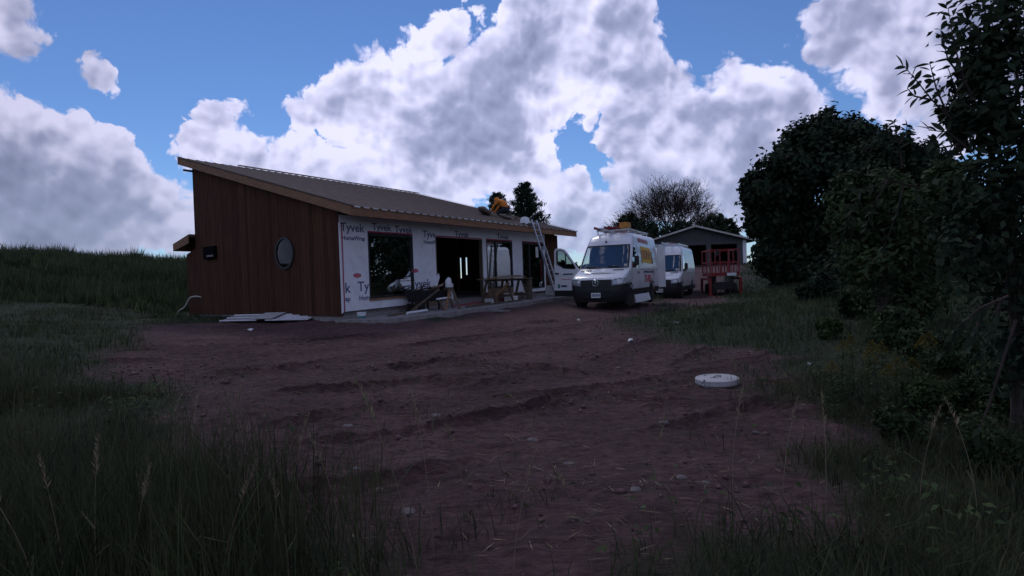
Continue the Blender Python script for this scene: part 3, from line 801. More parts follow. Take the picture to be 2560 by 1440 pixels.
# roof: deck, fascia, soffit, metal panels with standing ribs
RU0, RU1, RV0, RV1 = -EA, U1 + EA2, -EB, V1 + EB2
hexa(MB(), RU0 + .04, RU1 - .04, RV0 + .04, RV1 - .04, roof_w(RV0 + .04) - .14, roof_w(RV0 + .04) - .04, roof_w(RV1 - .04) - .14, roof_w(RV1 - .04) - .04).build('roof_deck', MT['soffit'], house)
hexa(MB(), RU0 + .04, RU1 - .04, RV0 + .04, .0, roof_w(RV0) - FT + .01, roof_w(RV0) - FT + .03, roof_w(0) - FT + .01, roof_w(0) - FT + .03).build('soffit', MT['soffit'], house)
cuts = [RU0, 3.1, 6.9, 10.4, RU1]
for i in range(4):
    hexa(MB(), cuts[i] + .002, cuts[i + 1] - .002, RV0, RV0 + .038, E0 - FT, E0 - .012).build('fascia_board', MT['lumber'], house)
hexa(MB(), RU0, RU1, RV1 - .038, RV1, roof_w(RV1) - FT, roof_w(RV1) - .012).build('fascia_board', MT['lumber'], house)
for (a, b) in ((RU0, RU0 + .038), (RU1 - .038, RU1)):
    for (v0, v1) in ((RV0 + .039, 4.4), (4.404, RV1 - .039)):
        hexa(MB(), a, b, v0, v1, roof_w(v0) - FT, roof_w(v0) - .012, roof_w(v1) - FT, roof_w(v1) - .012).build('fascia_board', MT['lumber'], house)
hexa(MB(), RU0 - .06, .4, V1 + .03, V1 + .12, roof_w(V1) - FT - .16, roof_w(V1) - FT - .09).build('lookout', MT['old_wood'], house)
npan = 38; pw = (RU1 - RU0 + .04) / npan
ra, rbv = RV0 - .035, RV1 + .03
for i in range(npan):
    a = RU0 - .02 + i * pw; b = a + pw - .002
    mb = MB()
    za, zb = roof_w(ra), roof_w(rbv)
    prof = [(a, 0), (a + .05, .0), (a + .07, .02), (a + .10, .02), (a + .12, 0), (b, 0)]
    vs = []
    for (u, h) in prof: vs += [Hrel(u, ra, za + h), Hrel(u, rbv, zb + h), Hrel(u, ra, za + h - .012), Hrel(u, rbv, zb + h - .012)]
    fs = []
    for k in range(len(prof) - 1):
        p = 4 * k; q = p + 4
        fs += [(p, q, q + 1, p + 1), (p + 2, p + 3, q + 3, q + 2), (p, p + 2, q + 2, q), (p + 1, q + 1, q + 3, p + 3)]
    fs += [(0, 1, 3, 2), (20, 22, 23, 21)]
    mb.quadverts(vs, fs)
    pn = mb.build('roof_panel', MT['rooftin'], house)
    hexa(MB(), a + .13, b - .005, ra - .012, ra + .012, za - .032, za + .004).build('drip_edge', MT['galv'], pn)
hexa(MB(), 2.3, RU1, RV1 - .25, RV1 + .05, roof_w(RV1 - .25) + .04, roof_w(RV1 - .25) + .085, roof_w(RV1 + .05) + .04, roof_w(RV1 + .05) + .085).build('ridge_flashing', MT['rooftin'], house)
for (a, b) in ((RU0 - .05, RU0 + .05), (RU1 - .05, RU1 + .05)):
    hexa(MB(), a, b, ra, rbv, roof_w(ra) + .037, roof_w(ra) + .045, roof_w(rbv) + .037, roof_w(rbv) + .045).build('rake_flashing', MT['rooftin'], house)
# printing on the wrap
def on_front(u0, w0):
    return lambda x, y, d: tuple(Hrel(u0 + x, -.0145 - d, w0 + y))
def wrapprint(u, w, word, size, c0=None, c1=None):
    clip = []
    if c0 is not None: clip.append(((c0 - u, 0, 0), (-1, 0, 0)))
    if c1 is not None: clip.append(((c1 - u, 0, 0), (1, 0, 0)))
    place_text(word, size, on_front(u, w), MT['ink'], house, bold=.006, clip=clip or None, sx=1)
wrapprint(.03, 2.50, 'Tyvek', .38, .03, 1.08); wrapprint(.07, 2.23, 'HomeWrap', .19, .03, 1.08)
wrapprint(.62, .62, 'Tyvek', .44, .03, 1.09); wrapprint(.66, .33, 'HomeWrap', .21, .03, 1.09)
wrapprint(-.75, .60, 'Tyvek', .44, .11, 1.0); wrapprint(-.72, .34, 'HomeWrap', .21, .11, 1.0)
wrapprint(2.9, .60, 'Tyvek', .44, 3.14, 4.28)
wrapprint(3.65, 2.46, 'Tyvek', .36, 3.14, 4.29); wrapprint(3.68, 2.22, 'HomeWrap', .19, 3.14, 4.29)
wrapprint(1.3, 2.59, 'Tyvek', .34); wrapprint(2.3, 2.56, 'Tyvek', .34, None, 3.1)
wrapprint(5.4, 2.56, 'Tyvek', .34); wrapprint(8.1, 2.58, 'Tyvek', .34)
for (u, w) in ((.62, 1.12), (3.2, 1.22)):
    mb = MB(); mb.quadverts([Hrel(u + .17 * math.cos(a), -.0145, w + .075 * math.sin(a)) for a in np.linspace(0, 2 * math.pi, 20, endpoint=False)], [tuple(range(20))]); mb.build('printed_oval', MT['redink'], house)

# concrete apron in front of the glazed wall
ap = MB()
e = [(-.3, -.02), (.2, -1.75), (2.4, -2.2), (13.2, -2.2), (13.4, -.02)]
top = [H(u, v, -.2) for (u, v) in e]; bot = [q - np.array([0, 0, .5]) for q in top]
ap.quadverts(top + bot, [tuple(range(5)), tuple(range(9, 4, -1))] + [(i, (i + 1) % 5, (i + 1) % 5 + 5, i + 5) for i in range(5)])
apron = struct(ap.build('concrete_slab', MT['concrete']))
def slab_z(u): return float(H(u, -1, -.2)[2])

# ------------------------------------------------------------------ delivery vans (local frame: nose at x = 0, x runs to the rear, y to the van's left, z up)
_LV = [(.26, .12, .90, .40), (.40, .03, .95, .42), (.62, .0, .985, .42), (.86, .02, 1.0, .40), (1.00, .06, 1.0, .38), (1.07, .13, 1.0, .36), (1.14, .28, 1.0, .34), (1.22, .50, 1.0, .32), (1.30, .78, 1.0, .30),
       (1.36, 1.00, .998, .28), (1.42, 1.08, .995, .26), (1.6, 1.24, .985, .25), (1.9, 1.50, .955, .25), (2.15, 1.71, .92, .25), (2.26, 1.80, .90, .26), (2.40, 1.92, .88, .30), (2.55, 2.10, .855, .36),
       (2.64, 2.26, .81, .42), (2.70, 2.46, .73, .5), (2.735, 2.75, .60, .5), (2.75, 3.1, .40, .4)]
_LA = np.array(_LV)
def _lev(z): return [float(np.interp(z, _LA[:, 0], _LA[:, k])) for k in (1, 2, 3)]
VL, WX1, WX2, WR = 6.4, 1.03, 4.95, .375
def front_pt(t, z, off=0.0):
    """t in [-1, 1] across the nose"""
    xf, hw, c = _lev(z); n = 3.2
    x = xf + c * (1 - max(0.0, 1 - abs(t) ** n) ** (1 / n)); y = hw * t
    if off:
        e = 1e-3
        a = np.array(front_pt(min(1, t + e), z)) - np.array(front_pt(max(-1, t - e), z))
        b = np.array(front_pt(t, z + e)) - np.array(front_pt(t, z - e))
        nn = np.cross(a, b); nn /= np.linalg.norm(nn) + 1e-12
        if nn[0] > 0: nn = -nn
        return tuple(np.array([x, y, z]) + nn * off)
    return (x, y, z)
def side_pt(x, z, s, off=0.0):
    xf, hw, c = _lev(z)
    taper = 1.0
    return (x, s * (hw * taper + off), z)
def _arch(x):
    zb = .42
    for xc in (WX1, WX2):
        d = abs(x - xc)
        if d < .47: zb = max(zb, .36 + math.sqrt(.47 ** 2 - d * d))
    return zb
def front_patch(name, t0, t1, z0, z1, off, m, parent, nt=12, nz=8, thick=0):
    mb = MB(); vs = []; fs = []
    f0 = z0 if callable(z0) else (lambda t: z0); f1 = z1 if callable(z1) else (lambda t: z1)
    for j in range(nz + 1):
        for i in range(nt + 1):
            t = t0 + (t1 - t0) * i / nt
            vs.append(front_pt(t, f0(t) + (f1(t) - f0(t)) * j / nz, off))
    for j in range(nz):
        for i in range(nt):
            a = j * (nt + 1) + i; fs.append((a, a + 1, a + nt + 2, a + nt + 1))
    return mb.quadverts(vs, fs).build(name, m, parent, smooth=True)
def side_patch(name, s, poly, off, m, parent, thick=.0):
    """poly of (x, z) points, cut in strips so it follows the tumblehome"""
    mb = MB()
    zs = sorted(set([p[1] for p in poly])); zs = sorted(set(zs + list(np.linspace(zs[0], zs[-1], 6))))
    def xr(z):
        xs = []
        n = len(poly)
        for i in range(n):
            (xa, za), (xb, zb) = poly[i], poly[(i + 1) % n]
            if (za - z) * (zb - z) <= 0 and abs(za - zb) > 1e-9: xs.append(xa + (xb - xa) * (z - za) / (zb - za))
        return min(xs), max(xs)
    for i in range(len(zs) - 1):
        a0, a1 = xr(zs[i] + 1e-4); b0, b1 = xr(zs[i + 1] - 1e-4)
        mb.quadverts([side_pt(a0, zs[i], s, off), side_pt(a1, zs[i], s, off), side_pt(b1, zs[i + 1], s, off), side_pt(b0, zs[i + 1], s, off)], [(0, 1, 2, 3)])
    return mb.build(name, m, parent)

WIN_POLY = [(1.42, 1.40), (2.42, 1.40), (2.42, 1.62), (2.30, 1.78), (2.26, 2.14), (2.18, 2.20), (1.96, 2.20), (1.50, 1.62)]
def inside(x, z, poly):
    r = False; n = len(poly)
    for i in range(n):
        (xa, za), (xb, zb) = poly[i], poly[(i + 1) % n]
        if (za > z) != (zb > z) and x < (xb - xa) * (z - za) / (zb - za) + xa: r = not r
    return r
def van_body(parent, door_open):
    zl = sorted(set(list(np.linspace(.26, 2.64, 60)) + [2.67, 2.70, 2.72, 2.735, 2.745, 2.75]))
    nt = 28
    cols = [('f', t) for t in np.linspace(0, 1, nt)]
    xs = np.linspace(0, 1, 90)
    rows = []
    def outline(z):
        pts = []
        xf, hw, c = _lev(z)
        half = []
        for (_, t) in cols: half.append(front_pt(t, z))
        x0 = xf + c
        for k in xs[1:]:
            half.append((x0 + (VL - .07 - x0) * k, hw, z))
        half.append((VL - .02, hw - .02, z)); half.append((VL, hw - .09, z))
        return half
    V = []; Fc = []
    halves = [outline(z) for z in zl]
    n = len(halves[0])
    for s in (1, -1):
        base = len(V)
        for h in halves:
            for (x, y, z) in h:
                if z < 1.05:
                    zb = _arch(x) if x > .45 else .26 + max(0, (x - .25) / .2) * (_arch(.46) - .26) if x > .25 else .26
                    z2 = zb + (z - .26) * (1.05 - zb) / (1.05 - .26)
                else: z2 = z
                V.append((x, s * y, z2))
        for j in range(len(zl) - 1):
            for i in range(n - 1):
                a = base + j * n + i
                q = (a, a + 1, a + n + 1, a + n)
                cx = sum(V[k][0] for k in q) / 4; cz = sum(V[k][2] for k in q) / 4; cy = sum(V[k][1] for k in q) / 4
                if i < nt - 1:
                    t = (i + .5) / (nt - 1)
                    if 1.40 < cz < 2.23 and t < .90: continue
                else:
                    if inside(cx, cz, WIN_POLY): continue
                    if door_open and s > 0 and inside(cx, cz, [(1.2, .5), (2.46, .5), (2.46, 2.2), (2.0, 2.22), (1.36, 1.5)]): continue
                Fc.append(q if s > 0 else q[::-1])
        # roof cap and rear
    # close roof
    o0 = (len(zl) - 1) * n; o1 = len(halves) * n + (len(zl) - 1) * n
    for i in range(n - 1): Fc.append((o0 + i, o0 + i + 1, o1 + i + 1, o1 + i))
    for j in range(len(zl) - 1):
        a = j * n + n - 1; b = len(halves) * n + j * n + n - 1
        Fc.append((a, b, b + n, a + n))
    mb = MB(); mb.quadverts(V, Fc)
    return mb.build('body', MT['white'], parent, smooth=True)
def make_wheel(parent, x, y, steer=0):
    s = 1 if y > 0 else -1
    w = bpy.data.objects.new('wheel', None); COL.objects.link(w); w.parent = parent; w.location = (x, y, WR); w.rotation_euler = (0, 0, steer)
    MB().lathe([(.20, -.12), (.33, -.12), (WR - .012, -.09), (WR, -.05), (WR, .05), (WR - .012, .09), (.33, .12), (.20, .12)], 28, axis='Y').build('tyre', MT['tyre'], w, smooth=30)
    mb = MB().lathe([(.03, s * .10), (.10, s * .115), (.11, s * .085), (.17, s * .075), (.21, s * .115), (.215, s * .125)], 20, axis='Y', cap=False)
    mb.build('rim', MT['rim'], w, smooth=30)
    return w
def make_van(name, label, loc, rz, pitch, full=True):
    v = thing(name, label, 'van', loc, (0, pitch, rz), 'white panel vans'); v.scale = (1, 1, 1.045)
    van_body(v, full)
    MB().box((VL / 2 + .1, 0, .62), (VL - .9, 1.46, .50)).box((.75, 0, .5), (.5, 1.4, .4)).build('underbody', MT['black'], v)
    # bumper, cladding
    bm_ = front_patch('bumper', -1, 1, .24, lambda t: .80 + .09 * max(0, abs(t) - .55), .014, MT['black'], v, 40, 8)
    for s in (1, -1):
        side_patch('bumper_end', s, [(.40, .30), (.55, .42), (.58, .84), (.40, .90)], .012, MT['black'], v)
        for (a, b) in ((1.53, 4.45), (5.45, VL - .05)):
            side_patch('lower_cladding', s, [(a, .43), (b, .43), (b, .64), (a, .64)], .012, MT['black'], v)
        for xc in (WX1, WX2):
            mb = MB(); vs = []; fs = []; k = 18
            for i in range(k + 1):
                an = math.pi * i / k
                for r in (.455, .52):
                    xx = xc - r * math.cos(an); zz = max(.42, .36 + r * math.sin(an) * 1.0)
                    vs.append(side_pt(xx, zz, s, .014))
            for i in range(k): fs.append((2 * i, 2 * i + 1, 2 * i + 3, 2 * i + 2))
            mb.quadverts(vs, fs).build('arch_trim', MT['black'], v)
        front_patch('headlight', s * .60, s * .985, lambda t: .84 + .06 * (abs(t) - .6), lambda t: .975 + .14 * (abs(t) - .6), .018, MT['lamp'], v, 8, 4)
        hs = front_patch('headlight_rim', s * .585, s * .995, lambda t: .825 + .06 * (abs(t) - .6), lambda t: .99 + .14 * (abs(t) - .6), .0155, MT['dark'], v, 8, 4)
        # mirrors
        if not (full and s > 0):
            mr = bpy.data.objects.new('mirror', None); COL.objects.link(mr); mr.parent = v; mr.location = (1.55, s * 1.02, 1.52)
            MB().box((0, s * .12, .12), (.10, .17, .34)).build('mirror_housing', MT['black'], mr, bevel=.03)
            MB().box((.053, s * .12, .12), (.006, .14, .29)).build('mirror_glass', MT['chrome'], mr)
        if not (full and s > 0):
            pn = side_patch('side_window', s, WIN_POLY, .004, MT['carglass'], v)
        side_patch('door_seam', s, [(2.53, .66), (2.545, .66), (2.545, 2.3), (2.53, 2.3)], .004, MT['dark'], v)
        side_patch('door_seam', s, [(1.30, .66), (1.312, .66), (1.312, 1.38), (1.30, 1.38)], .004, MT['dark'], v)
        side_patch('door_seam', s, [(2.54, 1.33), (VL - .1, 1.33), (VL - .1, 1.345), (2.54, 1.345)], .004, MT['dark'], v)
        side_patch('door_handle', s, [(2.28, 1.20), (2.48, 1.20), (2.48, 1.255), (2.28, 1.255)], .02, MT['black'], v)
        side_patch('indicator', s, [(1.30, 1.02), (1.40, 1.02), (1.40, 1.06), (1.30, 1.06)], .012, MT['orange'], v)
        make_wheel(v, WX1, s * .87, -.22 if full else 0); make_wheel(v, WX2, s * .87)
    gr = front_patch('grille', -.57, .57, .795, lambda t: 1.00 - .03 * abs(t), .017, MT['dark'], v, 16, 6)
    for z in (.835, .885, .935, .975):
        front_patch('grille_bar', -.55, .55, z, z + .018, .028, MT['black'], gr, 12, 1)
    # emblem: ring and three-pointed star
    em = bpy.data.objects.new('emblem', None); COL.objects.link(em); em.parent = v; em.location = (-.045, 0, .895)
    ring = MB().tube([(0, .105 * math.cos(a), .105 * math.sin(a)) for a in np.linspace(0, 2 * math.pi, 33)], .011, 6, cap=False).build('ring', MT['chrome'], em, smooth=True)
    st = MB()
    for k in range(3):
        a = math.pi / 2 + k * 2 * math.pi / 3
        d = (math.cos(a), math.sin(a)); e = (-d[1], d[0])
        st.quadverts([(-.005, d[0] * .1, d[1] * .1), (-.012, e[0] * .017, e[1] * .017), (-.012, -e[0] * .017, -e[1] * .017), (.01, 0, 0)], [(0, 1, 2), (0, 1, 3), (0, 3, 2), (1, 2, 3)])
    st.build('star', MT['chrome'], em)
    front_patch('air_intake', -.62, .62, .40, .60, .022, MT['dark'], v, 12, 3)
    pl = MB().box((-.03, 0, .475), (.012, .34, .17)).build('licence_plate', MT['plasticw'], v)
    for k in range(6): MB().box((-.038, -.125 + k * .05, .475), (.004, .022 if k % 2 else .032, .085)).build('plate_mark', MT['navy'], pl)
    # windscreen with black border, wipers
    front_patch('windscreen_border', -.93, .93, 1.385, 1.43, .006, MT['dark'], v, 20, 1)
    front_patch('windscreen_border', -.92, .92, 2.20, 2.25, .006, MT['dark'], v, 20, 1)
    for s in (1, -1): front_patch('windscreen_border', s * .87, s * .93, 1.43, 2.20, .006, MT['dark'], v, 2, 8)
    front_patch('windscreen', -.9, .9, 1.40, 2.24, .003, MT['carglass'], v, 24, 10)
    for (a, b) in ((-.75, -.15), (.1, .7)):
        MB().tube([front_pt(a, 1.40, .03), front_pt(b, 1.47, .025)], .012, 5).build('wiper', MT['dark'], v)
    for s in (1, -1): front_patch('bonnet_vent', s * .40, s * .80, 1.305, 1.345, .006, MT['dark'], v, 6, 1)
    front_patch('bonnet_line', -.60, .60, lambda t: 1.235 - .05 * abs(t), lambda t: 1.245 - .05 * abs(t), .004, MT['dark'], v, 12, 1)
    # cab: dashboard, seats, bulkhead
    MB().box((1.30, 0, 1.22), (.62, 1.82, .26)).box((2.75, 0, 1.5), (.06, 1.74, 1.5)).box((1.9, 0, .78), (1.7, 1.7, .1)).build('cab_lining', MT['interior'], v)
    for y in (-.55, .5):
        MB().box((2.25, y, 1.05), (.55, .5, .16)).box((2.48, y, 1.42), (.16, .48, .66)).box((2.5, y, 1.84), (.12, .26, .2)).build('seat', MT['interior'], v, bevel=.03)
    MB().tube([(1.62 + .0 * a, .5 + .19 * math.cos(a), 1.42 + .17 * math.sin(a)) for a in np.linspace(0, 2 * math.pi, 21)], .016, 6, cap=False).build('steering_wheel', MT['dark'], v)
    # roof rack
    rk = MB()
    for y in (-.62, .62): rk.bar((2.5, y, 2.86), (VL - .3, y, 2.86), .04)
    for x in (2.6, 3.7, 4.8, 5.9): rk.bar((x, -.66, 2.84), (x, .66, 2.84), .04); rk.bar((x, -.62, 2.70), (x, -.62, 2.86), .04); rk.bar((x, .62, 2.70), (x, .62, 2.86), .04)
    rk.build('roof_rack', MT['alu'], v)
    return v

VAN1_LOC = np.array([2.98, 21.35, 0.0])
psi = .43
VAN1_LOC[2] = float(base_h(4.2, 24)) + .0
VAN1_RZ = math.pi / 2 - psi
van1 = make_van('cargo_van', 'white van with red lettering, yellow logo and its front passenger door open', VAN1_LOC, VAN1_RZ, 0.0)
def v1(x, y, z):                        # van-local to world
    c, s = math.cos(VAN1_RZ), math.sin(VAN1_RZ)
    return np.array([VAN1_LOC[0] + x * c - y * s, VAN1_LOC[1] + x * s + y * c, VAN1_LOC[2] + z * 1.045])
for s_, x_ in ((.25, 'paper'), (-.35, 'yellow'), (.62, 'yellow'), (-.05, 'paper')):
    MB().box((1.27, s_, 1.362), (.22, .30, .022), Euler((.08, .1, .5 * s_))).build('dashboard_paper', MT[x_], van1)
MB().tube([front_pt(.1, 2.36, 0), front_pt(.1, 2.36, .05)], .035, 8).tube([front_pt(.1, 2.36, .05), tuple(np.array(front_pt(.1, 2.36, .05)) + np.array([.05, 0, .42]))], .006, 4).build('antenna', MT['dark'], van1)
front_patch('bonnet_lettering', -.42, .34, 1.20, 1.216, .006, MT['navy'], van1, 8, 1)
front_patch('bonnet_lettering', .36, .52, 1.195, 1.213, .006, MT['redvinyl'], van1, 3, 1)
# open passenger door
dr = bpy.data.objects.new('front_door', None); COL.objects.link(dr); dr.parent = van1
dr.location = (1.22, 1.0, 0); dr.rotation_euler = (0, 0, math.radians(68))
def dpoly(mb, pts, y0, y1): return mb.prism([(x, 0, z) for (x, z) in pts], (0, -y0, 0), (0, -y1, 0))
outer = [(.0, .62), (.0, 1.42), (.12, 1.50), (.55, 2.02), (.72, 2.17), (.9, 2.22), (1.14, 2.22), (1.22, 2.14), (1.24, .62)]
hole = [(.18, 1.42), (.18, 1.50), (.60, 1.97), (.75, 2.10), (.9, 2.14), (1.05, 2.14), (1.12, 2.08), (1.12, 1.62), (.75, 1.46)]
low = MB(); dpoly(low, [(.0, .64), (.0, 1.40), (.18, 1.42), (.75, 1.46), (1.12, 1.62), (1.24, 1.62), (1.24, .64)], -.04, .03)
dpoly(low, [(.0, 1.40), (.12, 1.50), (.55, 2.02), (.60, 1.97), (.18, 1.50), (.18, 1.42)], -.03, .02)
dpoly(low, [(.55, 2.02), (.72, 2.17), (.9, 2.22), (.9, 2.14), (.75, 2.10), (.60, 1.97)], -.03, .02)
dpoly(low, [(.9, 2.22), (1.14, 2.22), (1.22, 2.14), (1.12, 2.08), (1.05, 2.14), (.9, 2.14)], -.03, .02)
dpoly(low, [(1.12, 1.62), (1.24, 1.62), (1.22, 2.14), (1.12, 2.08)], -.03, .02)
low.build('door_panel', MT['white'], dr)
dpoly(MB(), [(.20, 1.43), (.20, 1.50), (.61, 1.96), (.76, 2.09), (.9, 2.13), (1.04, 2.13), (1.11, 2.07), (1.11, 1.63), (.75, 1.47)], -.012, -.006).build('door_window', MT['carglass'], dr)
MB().bar((.66, .008, 1.47), (.66, .008, 2.02), .035).build('window_divider', MT['dark'], dr)
sl = MB()
for i in range(len(hole)):
    a, b = hole[i], hole[(i + 1) % len(hole)]
    sl.bar((a[0], .034, a[1]), (b[0], .034, b[1]), .03, .012, up=(0, 1, 0))
sl.build('window_seal', MT['dark'], dr)
MB().box((1.10, .06, 1.28), (.18, .04, .05)).build('door_handle', MT['black'], dr)
MB().box((.62, .05, .53), (1.20, .06, .22)).build('door_cladding', MT['black'], dr)
MB().box((.62, -.045, 1.0), (1.1, .03, .8)).build('door_lining', MT['interior'], dr)
for (x, z, w, h, m_) in ((.55, 1.24, .5, .05, 'navy'), (.62, 1.05, .45, .02, 'redvinyl'), (.75, .80, .30, .07, 'navy'), (1.02, .80, .12, .14, 'teal')):
    MB().box((x, .043, z), (w, .004, h)).build('door_lettering', MT[m_], dr)
# lettering on the driver's side
def vside(x0, z0, sgn=1):
    return lambda x, y, d: side_pt(x0 + x, z0 + y, -1, .006 + d)
rg = random.Random(5)
for k in range(11):                       # slanted red line of lettering high on the side, too small to read
    x = 2.95 + k * .17
    mbx = MB(); h = .17
    side_patch('red_lettering', -1, [(x, 2.36 - k * .003), (x + rg.uniform(.08, .13), 2.36 - k * .003), (x + rg.uniform(.09, .14), 2.36 + h - k * .003), (x + .03, 2.36 + h - k * .003)], .006, MT['redvinyl'], van1)
lg = side_patch('logo_panel', -1, [(3.2, 1.60), (5.05, 1.56), (5.05, 2.18), (3.2, 2.22)], .006, MT['yellow'], van1)
for k in range(7):
    x = 3.36 + k * .22
    side_patch('logo_letter', -1, [(x, 1.72), (x + .11, 1.72), (x + .11, 2.10 - .02 * (k % 3)), (x, 2.08)], .010, MT['navy'] if k % 2 else MT['redvinyl'], lg)
for (x0, x1) in ((3.1, 3.2), (5.0, 5.2)):
    side_patch('logo_figure', -1, [(x0, 1.55), (x1, 1.55), (x1, 2.05), (x0, 2.05)], .008, MT['navy'], van1)
for k in range(14):
    x = 3.3 + k * .15
    side_patch('small_lettering', -1, [(x, 1.20), (x + .1, 1.20), (x + .1, 1.28), (x, 1.28)], .006, MT['navy'], van1)
place_text('715-855', .36, vside(3.45, .86), MT['redvinyl'], van1, name='phone_number', bold=.012)
side_patch('seam', -1, [(5.3, .7), (5.32, .7), (5.32, 2.3), (5.3, 2.3)], .004, MT['dark'], van1)
# rear door swung open past the side
MB().box((0, -.30, 1.45), (.05, .62, 1.75)).build('rear_door', MT['white'], van1, loc=(VL + .02, -.96, 0)).rotation_euler = (0, 0, 1.22)
# pale step board under the sill
MB().box((3.0, -1.0, .27), (2.5, .06, .30), Euler((-.25, 0, 0))).build('side_step', MT['plasticw'], van1, bevel=.01)
# things tied on the rack: red ladder, white pipe, orange box
t_ = thing('roof_ladder', 'red fibreglass ladder tied flat on the lettered white van', 'ladder', v1(2.0, .38, 2.89), (0, 0, VAN1_RZ + .02))
for y in (-.2, .2): MB().bar((0, y, .03), (3.9, y, .03), .05, .09).build('rail', MT['red'], t_)
for k in range(10): MB().bar((.25 + k * .38, -.2, .03), (.25 + k * .38, .2, .03), .035).build('rung', MT['alu'], t_)
t_ = thing('roof_step_ladder', 'folded red step ladder on the lettered white van beside orange box', 'ladder', v1(2.35, -.05, 2.89), (0, 0, VAN1_RZ - .05))
for y in (-.18, .18): MB().bar((0, y, .06), (2.6, y, .06), .05, .09).build('rail', MT['red'], t_)
for k in range(7): MB().bar((.2 + k * .36, -.18, .06), (.2 + k * .36, .18, .06), .09, .03).build('step', MT['red'], t_)
o = MB().box((0, 0, .11), (.5, .34, .2)).box((0, 0, .215), (.52, .36, .02)).bar((-.1, 0, .24), (.1, 0, .24), .03).build('equipment_box', MT['orange'], loc=tuple(v1(2.75, -.45, 2.89)), bevel=.012)
o.rotation_euler = (0, 0, VAN1_RZ); tag(o, 'orange equipment box on the roof rack of the lettered white van', 'box')

VAN2_LOC = np.array([7.6, 30.9, 0]); VAN2_LOC[2] = float(base_h(9.6, 33)) - .03
VAN2_RZ = math.pi / 2 - .42
van2 = make_van('cargo_van', 'plain white van parked behind the lettered one', VAN2_LOC, VAN2_RZ, 0.0, full=False)
t_ = thing('roof_ladder', 'grey ladder tied flat on the plain white van', 'ladder', (VAN2_LOC[0] + 2.2 * math.sin(.42), VAN2_LOC[1] + 2.2 * math.cos(.42), VAN2_LOC[2] + 2.89 * 1.045), (0, 0, VAN2_RZ))
for y in (-.2, .2): MB().bar((0, y, .03), (4.2, y, .03), .05, .08).build('rail', MT['red'] if y < 0 else MT['alu'], t_)
for k in range(10): MB().bar((.25 + k * .4, -.2, .03), (.25 + k * .4, .2, .03), .035).build('rung', MT['alu'], t_)

# ------------------------------------------------------------------ garage up the drive
GY = 58.0
gb = at(1738, 665, GY); GZ = float(base_h(gb[0], gb[1]))
garage = thing('garage', 'grey gabled garage with two dark open bays beside the trees', 'garage', (gb[0], gb[1], GZ), (0, 0, -.10))
gw, gd, ge, gr_ = 4.75, 7.0, 2.45, 3.8
gwall = MB()
bays = [(-3.8, -2.1), (-.55, 1.05), (1.5, 3.95)]
prev = -gw
for (a, b) in bays:
    gwall.box(((prev + a) / 2, 0, ge / 2), (a - prev, .2, ge)); prev = b
    gwall.box(((a + b) / 2, 0, (ge + 2.05) / 2), (b - a, .2, ge - 2.05))
gwall.box(((prev + gw) / 2, 0, ge / 2), (gw - prev, .2, ge))
gwall.prism([(-gw, 0, ge), (gw, 0, ge), (0, 0, gr_)], (0, -.1, 0), (0, .1, 0))
gwall.build('front_wall', MT['greyside'], garage)
g2 = MB()
for s in (-1, 1): g2.box((s * gw, gd / 2 + .1, ge / 2), (.2, gd, ge))
g2.box((0, gd + .2, ge / 2), (2 * gw, .2, ge)); g2.box((0, gd / 2, .04), (2 * gw - .3, gd, .08)); g2.build('side_walls', MT['greyside'], garage)
for k in range(9):
    z = ge + .12 + k * .16; w = gw * (gr_ - z - .02) / (gr_ - ge)
    if w > .1: MB().box((0, -.112, z), (2 * w, .025, .145)).build('clapboard', MT['greyside'], garage)
sl_ = (gr_ - ge) / gw
for s in (-1, 1):
    q = MB()
    x1 = gw + .95
    q.hexa([(0, -.7, gr_ + .02), (s * x1, -.7, gr_ + .02 - sl_ * x1), (s * x1, gd + .6, gr_ + .02 - sl_ * x1), (0, gd + .6, gr_ + .02), (0, -.7, gr_ + .12), (s * x1, -.7, gr_ + .12 - sl_ * x1), (s * x1, gd + .6, gr_ + .12 - sl_ * x1), (0, gd + .6, gr_ + .12)])
    q.build('roof_slope', MT['shingle'], garage)
    MB().bar((0, -.72, gr_ + .06), (s * x1, -.72, gr_ + .06 - sl_ * x1), .03, .16).build('barge_board', MT['trim'], garage)
MB().box((gw - .12, -.13, 1.2), (.34, .05, 2.35)).build('corner_panel', MT['wrap'], garage)
MB().box((1.3, -.14, 1.25), (.4, .07, 2.5)).build('bay_post', MT['greyside'], garage)

# ------------------------------------------------------------------ red scissor lift
lp = at(1814, 735, 32.5); LZ = float(base_h(lp[0], lp[1]))
lift = thing('scissor_lift', 'red scissor lift with guard rails standing on the grass', 'lift', (lp[0], lp[1], LZ), (0, 0, -.12)); lift.scale = (.98, 1, 1.18)
LW, LL = 1.62, 2.3
ch = MB().box((0, LL / 2, .45), (LW * .62, LL * .9, .34)); ch.build('chassis', MT['dark'], lift)
for sx in (-1, 1):
    for yy in (.25, LL - .25):
        w = MB().lathe([(.05, -.11), (.24, -.11), (.28, -.07), (.28, .07), (.24, .11), (.05, .11)], 18, c=(sx * (LW / 2 - .26), yy, .28), axis='X').build('wheel', MT['tyre'], lift, smooth=30)
    for yy in (.0, LL):
        MB().bar((sx * LW / 2, yy, .05), (sx * LW / 2, yy, .82), .13).box((sx * LW / 2, yy, .03), (.24, .24, .06)).build('outrigger', MT['red'], lift)
    MB().bar((sx * LW / 2, 0, .78), (sx * LW / 2, LL, .78), .1).build('side_beam', MT['red'], lift)
sc = MB()
for k in range(4):
    z0, z1 = .62 + k * .07, .69 + k * .07
    for sx in (-.5, .5):
        sc.bar((sx, .2, z0), (sx, LL - .2, z1), .05, .06); sc.bar((sx * .9, .2, z1), (sx * .9, LL - .2, z0), .05, .06)
sc.build('scissor_stack', MT['dark'], lift)
